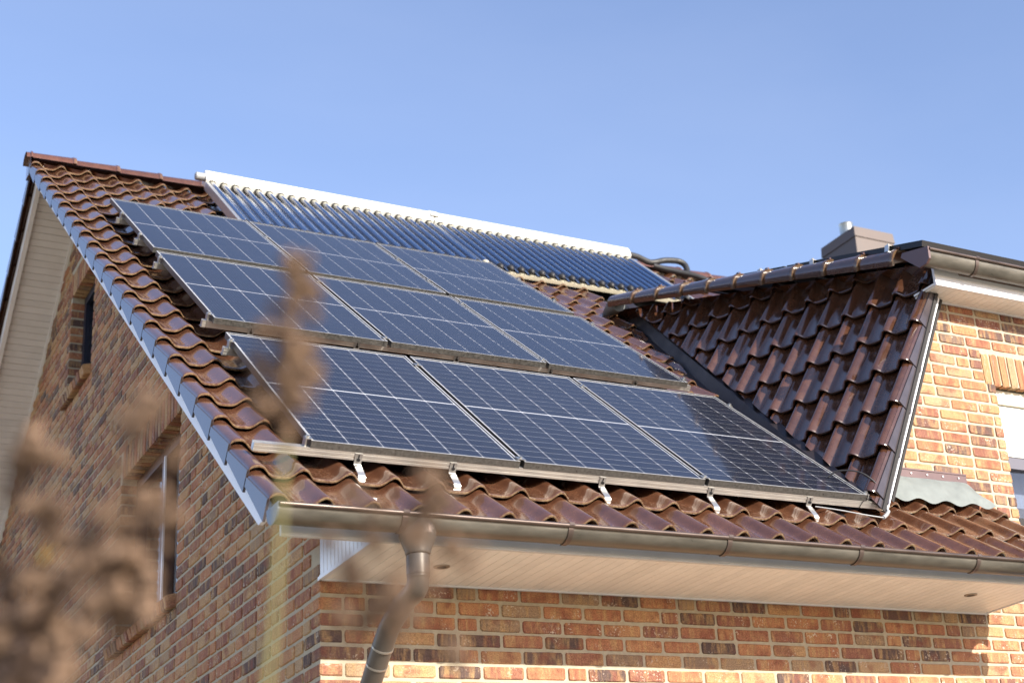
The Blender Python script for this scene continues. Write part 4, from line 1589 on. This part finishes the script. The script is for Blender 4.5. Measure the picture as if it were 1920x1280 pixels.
def collector(x0, n, label, right_end):
    M = CF @ T((x0, 0, 0))
    e = empty('tube_collector', None, M)
    tag(e, label, 'solar collector', 'vacuum tube collectors below the ridge')
    L = n * TP
    # header: rounded box
    m = MB()
    ring = [(1.335, -.045), (1.335, .034), (1.352, .052), (1.41, .080), (1.445, .084), (1.472, .060), (1.478, -.02), (1.46, -.045)]
    k = len(ring)
    m.add([(0, y, z) for y, z in ring] + [(L, y, z) for y, z in ring], [tuple(range(k))[::-1], tuple(range(k, 2 * k))] + [(i, (i + 1) % k, k + (i + 1) % k, k + i) for i in range(k)])
    put('header', m.mesh('header', MT['header'], 30), e, M)
    for i in range(n):
        o = put('vacuum_tube', TUM, e, M @ T(((i + .5) * TP, 0, 0)))
        put('tube_collar', COM, o, M @ T(((i + .5) * TP, 0, 0)))
        put('tube_seal', RIM, o, M @ T(((i + .5) * TP, 0, 0)))
        h = put('tube_holder', CUM, o, M @ T(((i + .5) * TP, 0, 0)))
    # curved mirror sheet behind the tubes
    m = MB()
    vs, fs = [], []
    K = n * 6
    for i in range(K + 1):
        x = L * i / K
        ph = (i % 6) / 6
        z = -.040 + .028 * abs(math.cos(math.pi * ph)) ** 2
        vs += [(x, .07, z), (x, 1.28, z)]
    for i in range(K):
        fs.append((2 * i, 2 * i + 2, 2 * i + 3, 2 * i + 1))
    m.add(vs, fs)
    put('reflector', m.mesh('reflector', MT['mirror'], 60), e, M)
    m = MB()
    m.box((0, .045, -.058), (L, .075, -.040))
    m.box((0, -.030, -.060), (L, -.018, -.030))
    m.box((0, -.030, -.062), (L, .075, -.056))
    for i in range(n + 1):
        m.box((i * TP - .006, -.018, -.056), (i * TP + .006, .05, -.036))
    put('bottom_rail', m.mesh('bottom_rail', MT['cream']), e, M)
    m = MB()
    xs = L if right_end else -.0
    sg = 1 if right_end else -1
    m.box((min(xs, xs + sg * .012), -.02, -.055), (max(xs, xs + sg * .012), 1.295, .012))
    m.box((min(xs - sg * .02, xs + sg * .012), -.02, .012), (max(xs - sg * .02, xs + sg * .012), 1.295, .016))
    put('side_rail', m.mesh('side_rail', MT['alu']), e, M)
    return e, M, L
eL, ML, LL = collector(0, 21, 'left vacuum tube collector, ending in the black header plug', False)
m = MB()
m.tube([(-.085, 1.40, .030), (-.078, 1.40, .030), (-.01, 1.40, .030), (.002, 1.40, .030)], [.028, .036, .036, .040], 18)
put('header_plug', m.mesh('header_plug', MT['conduit'], 40), eL, ML)
eR, MR, LR = collector(LL + .014, 21, 'right vacuum tube collector, running up to the black hoses', True)
m = MB()
m.box((-.045, 1.352, .070), (.040, 1.468, .0875))
put('header_joint', m.mesh('header_joint', MT['header'], 30), eR, MR)
m = MB()
prof = [(-.026, .008), (-.014, .022), (.004, .031), (.024, .031), (.044, .024), (.054, .010)]
m.tube([(-.012 + .01, y - .01, .012) for y, r in prof], [r for y, r in prof], 16)
put('sensor_cap', m.mesh('sensor_cap', MT['cream'], 60), eR, MR)
m = MB()
m.box((-.014, .0, -.05), (0.0, 1.29, .008))
put('joint_strip', m.mesh('joint_strip', MT['mirror']), eR, MR)
# hoses from the header over the ridge
def cfp(x, y, z):
    return MR @ Vector((x, y, z))
h = MB()
h.tube(resample([cfp(LR + .0, 1.40, .03), cfp(LR + .12, 1.41, .02), cfp(LR + .28, 1.40, -.01), cfp(LR + .44, 1.41, .035), cfp(LR + .60, 1.42, .05), cfp(LR + .67, 1.38, .03), cfp(LR + .66, 1.28, -.02), cfp(LR + .60, 1.20, -.05)], 5), .031, 14)
h1 = put('insulated_hose', h.mesh('insulated_hose', MT['rubber'], 60))
tag(h1, 'black insulated hose arching from the white header over the ridge', 'hose')
h = MB()
h.tube(resample([cfp(LR + .30, 1.36, -.03), cfp(LR + .42, 1.30, -.03), cfp(LR + .56, 1.22, -.02), cfp(LR + .70, 1.12, -.01), cfp(LR + .80, 1.02, -.03), cfp(LR + .80, .96, -.08)], 5), .029, 14)
h2 = put('insulated_hose', h.mesh('insulated_hose', MT['rubber'], 60))
tag(h2, 'black insulated hose bent down onto the tiles behind the collector', 'hose')

# ------------------------------------------------------------------ modules on the dormer's front roof (seen edge-on)
def dormer_module(x0, x1, y0, y1, label):
    dz = .148
    P = [Vector(fr_(x0, y0, dz)), Vector(fr_(x1, y0, dz)), Vector(fr_(x1, y1, dz)), Vector(fr_(x0, y1, dz))]
    ex = (P[1] - P[0]).normalized()
    ey = (P[3] - P[0]).normalized()
    ez = ex.cross(ey)
    w, l = (P[1] - P[0]).length, (P[3] - P[0]).length
    M = frame(P[0], ex, ey, ez)
    e = empty('dormer_solar_module', None, M)
    tag(e, label, 'solar panel', 'black framed panels on the dormer')
    m = MB()
    m.box((0, 0, -.04), (.012, l, 0))
    m.box((w - .012, 0, -.04), (w, l, 0))
    m.box((.012, 0, -.04), (w - .012, .012, 0))
    m.box((.012, l - .012, -.04), (w - .012, l, 0))
    put('panel_frame', m.mesh('panel_frame', MT['black_frame']), e, M)
    m = MB()
    m.box((.012, .012, -.012), (w - .012, l - .012, -.004))
    put('laminate', m.mesh('laminate', MT['cell']), e, M)
    m = MB()
    for yy in (l * .22, l * .78):
        m.box((-.03, yy - .018, -.078), (w + .03, yy + .018, -.042))
    put('support_rail', m.mesh('support_rail', MT['black_frame']), e, M)
    for yy in (l * .22, l * .78):
        put('end_clamp', CLE, e, M @ T((0, yy, 0)))
    return e
dormer_module(4.08, 5.80, -4.21, -2.83, 'black framed solar panel edge-on above the upper gutter')
dormer_module(4.08, 5.80, -2.795, -1.60, 'black framed solar panel edge-on behind the hip, nearer the hoses')

# ------------------------------------------------------------------ dried plants close to the camera (out of focus)
def at(px, py, d):
    v = -BACK * d + RIGHT * ((px - PPX) / FPX * d) - UP * ((py - PPY) / FPX * d)
    return CAM + v
def husk_mesh(seed, size, n=170):
    r = random.Random(seed)
    m = MB()
    for i in range(n):
        d = Vector((r.gauss(0, 1), r.gauss(0, 1), r.gauss(0, 1))).normalized()
        p = d * size * r.uniform(.15, 1.0)
        u = d.orthogonal().normalized()
        u.rotate(Matrix.Rotation(r.uniform(0, 6.3), 3, d))
        w_ = d.cross(u)
        a = size * r.uniform(.28, .6)
        b_ = a * r.uniform(.3, .6)
        c = d * a * r.uniform(-.3, .6)
        m.add([p - u * a, p - w_ * b_ + c * .5, p + u * a + c, p + w_ * b_ + c * .5], [(0, 1, 2, 3)])
    return m.mesh('seed_head', MT['dry'])
HUSK = [husk_mesh(20 + i, 1.0) for i in range(5)]
def plant(label, d, stem_px, r0, r1, heads, mat='stalk', extra=None):
    pts = [at(*p, d) for p in stem_px]
    base = Vector((pts[0].x, pts[0].y, GZ))
    e = empty('dried_plant', base)
    tag(e, label, 'plant', 'withered garden plants in front of the house')
    path = [base, base.lerp(pts[0], .6)] + pts
    path = [path[0], path[1]] + resample(pts, 4)
    m = MB()
    k = len(path)
    m.tube(path, [r0 + (r1 - r0) * i / (k - 1) for i in range(k)], 8)
    put('stem', m.mesh('stem', MT[mat], 60), e)
    rr = random.Random(int(d * 1000))
    allp = resample(pts, 6)
    for (px, py, rad) in heads:
        c = at(px, py, d + rr.uniform(-.03, .03))
        sz = rad / FPX * d * 1.12
        j = min(allp, key=lambda q: (q - c).length)
        if (j - c).length > sz * .6:
            m = MB()
            mid = j.lerp(c, .5) + Vector((0, 0, -.004))
            m.tube([j, mid, c], [r1 * .6, r1 * .5, r1 * .4], 6)
            put('twig', m.mesh('twig', MT['stalk'], 60), e)
        for q in range(4):
            off = RIGHT * rr.gauss(0, .6) + UP * rr.gauss(0, .6) + BACK * rr.gauss(0, .4)
            cc = c + off * sz if q else c
            s2 = sz * (rr.uniform(.42, .62) if q else .75)
            if q:
                m = MB()
                m.tube([c, c.lerp(cc, .5) + UP * s2 * .2, cc], [r1 * .55, r1 * .45, r1 * .4], 5)
                put('twig', m.mesh('twig', MT['stalk'], 60), e)
            M = T(cc) @ Matrix.Rotation(rr.uniform(0, 6.3), 4, 'Z') @ Matrix.Rotation(rr.uniform(0, 3), 4, 'X') @ Matrix.Diagonal((s2, s2, s2 * rr.uniform(.9, 1.3), 1))
            put('seed_head', HUSK[rr.randrange(5)], e, M)
    if extra:
        extra(e)
    return e
def upper(e):
    m = MB()
    q = resample([at(538, 830, 1.15), at(543, 700, 1.15), at(548, 600, 1.15), at(545, 480, 1.15)], 5)
    m.tube(q, [.0048 - .0022 * i / (len(q) - 1) for i in range(len(q))], 8)
    put('flower_spike', m.mesh('flower_spike', MT['stalk'], 60), e)
plant('withered plant with tall green stalk and seed heads in front of the panels', 1.15,
      [(495, 1330), (512, 1180), (522, 1040), (530, 900), (540, 800), (543, 700), (548, 600), (545, 490)], .0033, .0014,
      [(545, 495, 24), (566, 540, 30), (548, 570, 20), (536, 620, 26), (545, 665, 32), (575, 700, 24), (535, 720, 30), (552, 755, 24), (500, 765, 20), (590, 545, 18), (560, 520, 22), (548, 640, 26), (560, 680, 26), (545, 745, 28), (520, 700, 20), (480, 740, 16)], 'green_stalk', upper)
plant('withered plant with a few pale seed heads in front of the downpipe', 1.05,
      [(640, 1330), (655, 1240), (690, 1150), (745, 1060), (790, 985), (815, 915)], .0020, .0010,
      [(812, 900, 28), (792, 955, 28), (838, 940, 22), (770, 1010, 22), (720, 1135, 34), (690, 1165, 24), (745, 1100, 26), (850, 1030, 24), (880, 1060, 18), (850, 1225, 22), (655, 1060, 26), (700, 1010, 22), (640, 1150, 24), (800, 1075, 22), (665, 930, 20), (700, 960, 18), (620, 1010, 20), (760, 1150, 22)])
def petal(e):
    m = MB()
    c = at(88, 1036, 1.2)
    for i in range(6):
        t = i * 1.05
        u = RIGHT * math.cos(t) + UP * math.sin(t)
        w_ = RIGHT * -math.sin(t) + UP * math.cos(t)
        m.add([c, c + u * .004 + w_ * .002 - BACK * .001, c + u * .0075, c + u * .004 - w_ * .002 + BACK * .001], [(0, 1, 2, 3)])
    put('petals', m.mesh('petals', MT['yellow']), e)
plant('withered plant with dense brown seed heads and one yellow bloom at the left edge', 1.2,
      [(60, 1330), (80, 1200), (95, 1080), (90, 960), (80, 880), (62, 810)], .0035, .0014,
      [(62, 815, 26), (80, 850, 28), (40, 870, 26), (92, 975, 30), (70, 950, 24), (120, 1010, 24), (30, 930, 20), (50, 1080, 30), (95, 1130, 34), (30, 1180, 44), (100, 1210, 46), (60, 1260, 52), (10, 1250, 50), (140, 1180, 36), (130, 1090, 28), (15, 1110, 32), (45, 1225, 46), (85, 1265, 48), (25, 1270, 52), (120, 1255, 40), (5, 1180, 40), (60, 1150, 34)], extra=petal)
plant('withered plant with brown seed heads before the gable window', 1.1,
      [(215, 1330), (210, 1200), (205, 1090), (215, 980), (235, 880), (262, 780)], .0030, .0012,
      [(262, 775, 34), (290, 760, 26), (245, 800, 28), (230, 880, 20), (265, 940, 30), (290, 980, 30), (240, 1000, 32), (205, 1040, 34), (170, 1060, 34), (255, 1060, 38), (220, 1110, 40), (180, 1130, 34), (270, 1130, 34), (160, 1020, 26), (310, 930, 18), (330, 860, 16), (200, 960, 24)])
plant('bare thin withered stem beside the downpipe', 1.3,
      [(1010, 1330), (1002, 1280), (998, 1240), (990, 1215)], .0007, .0005, [])
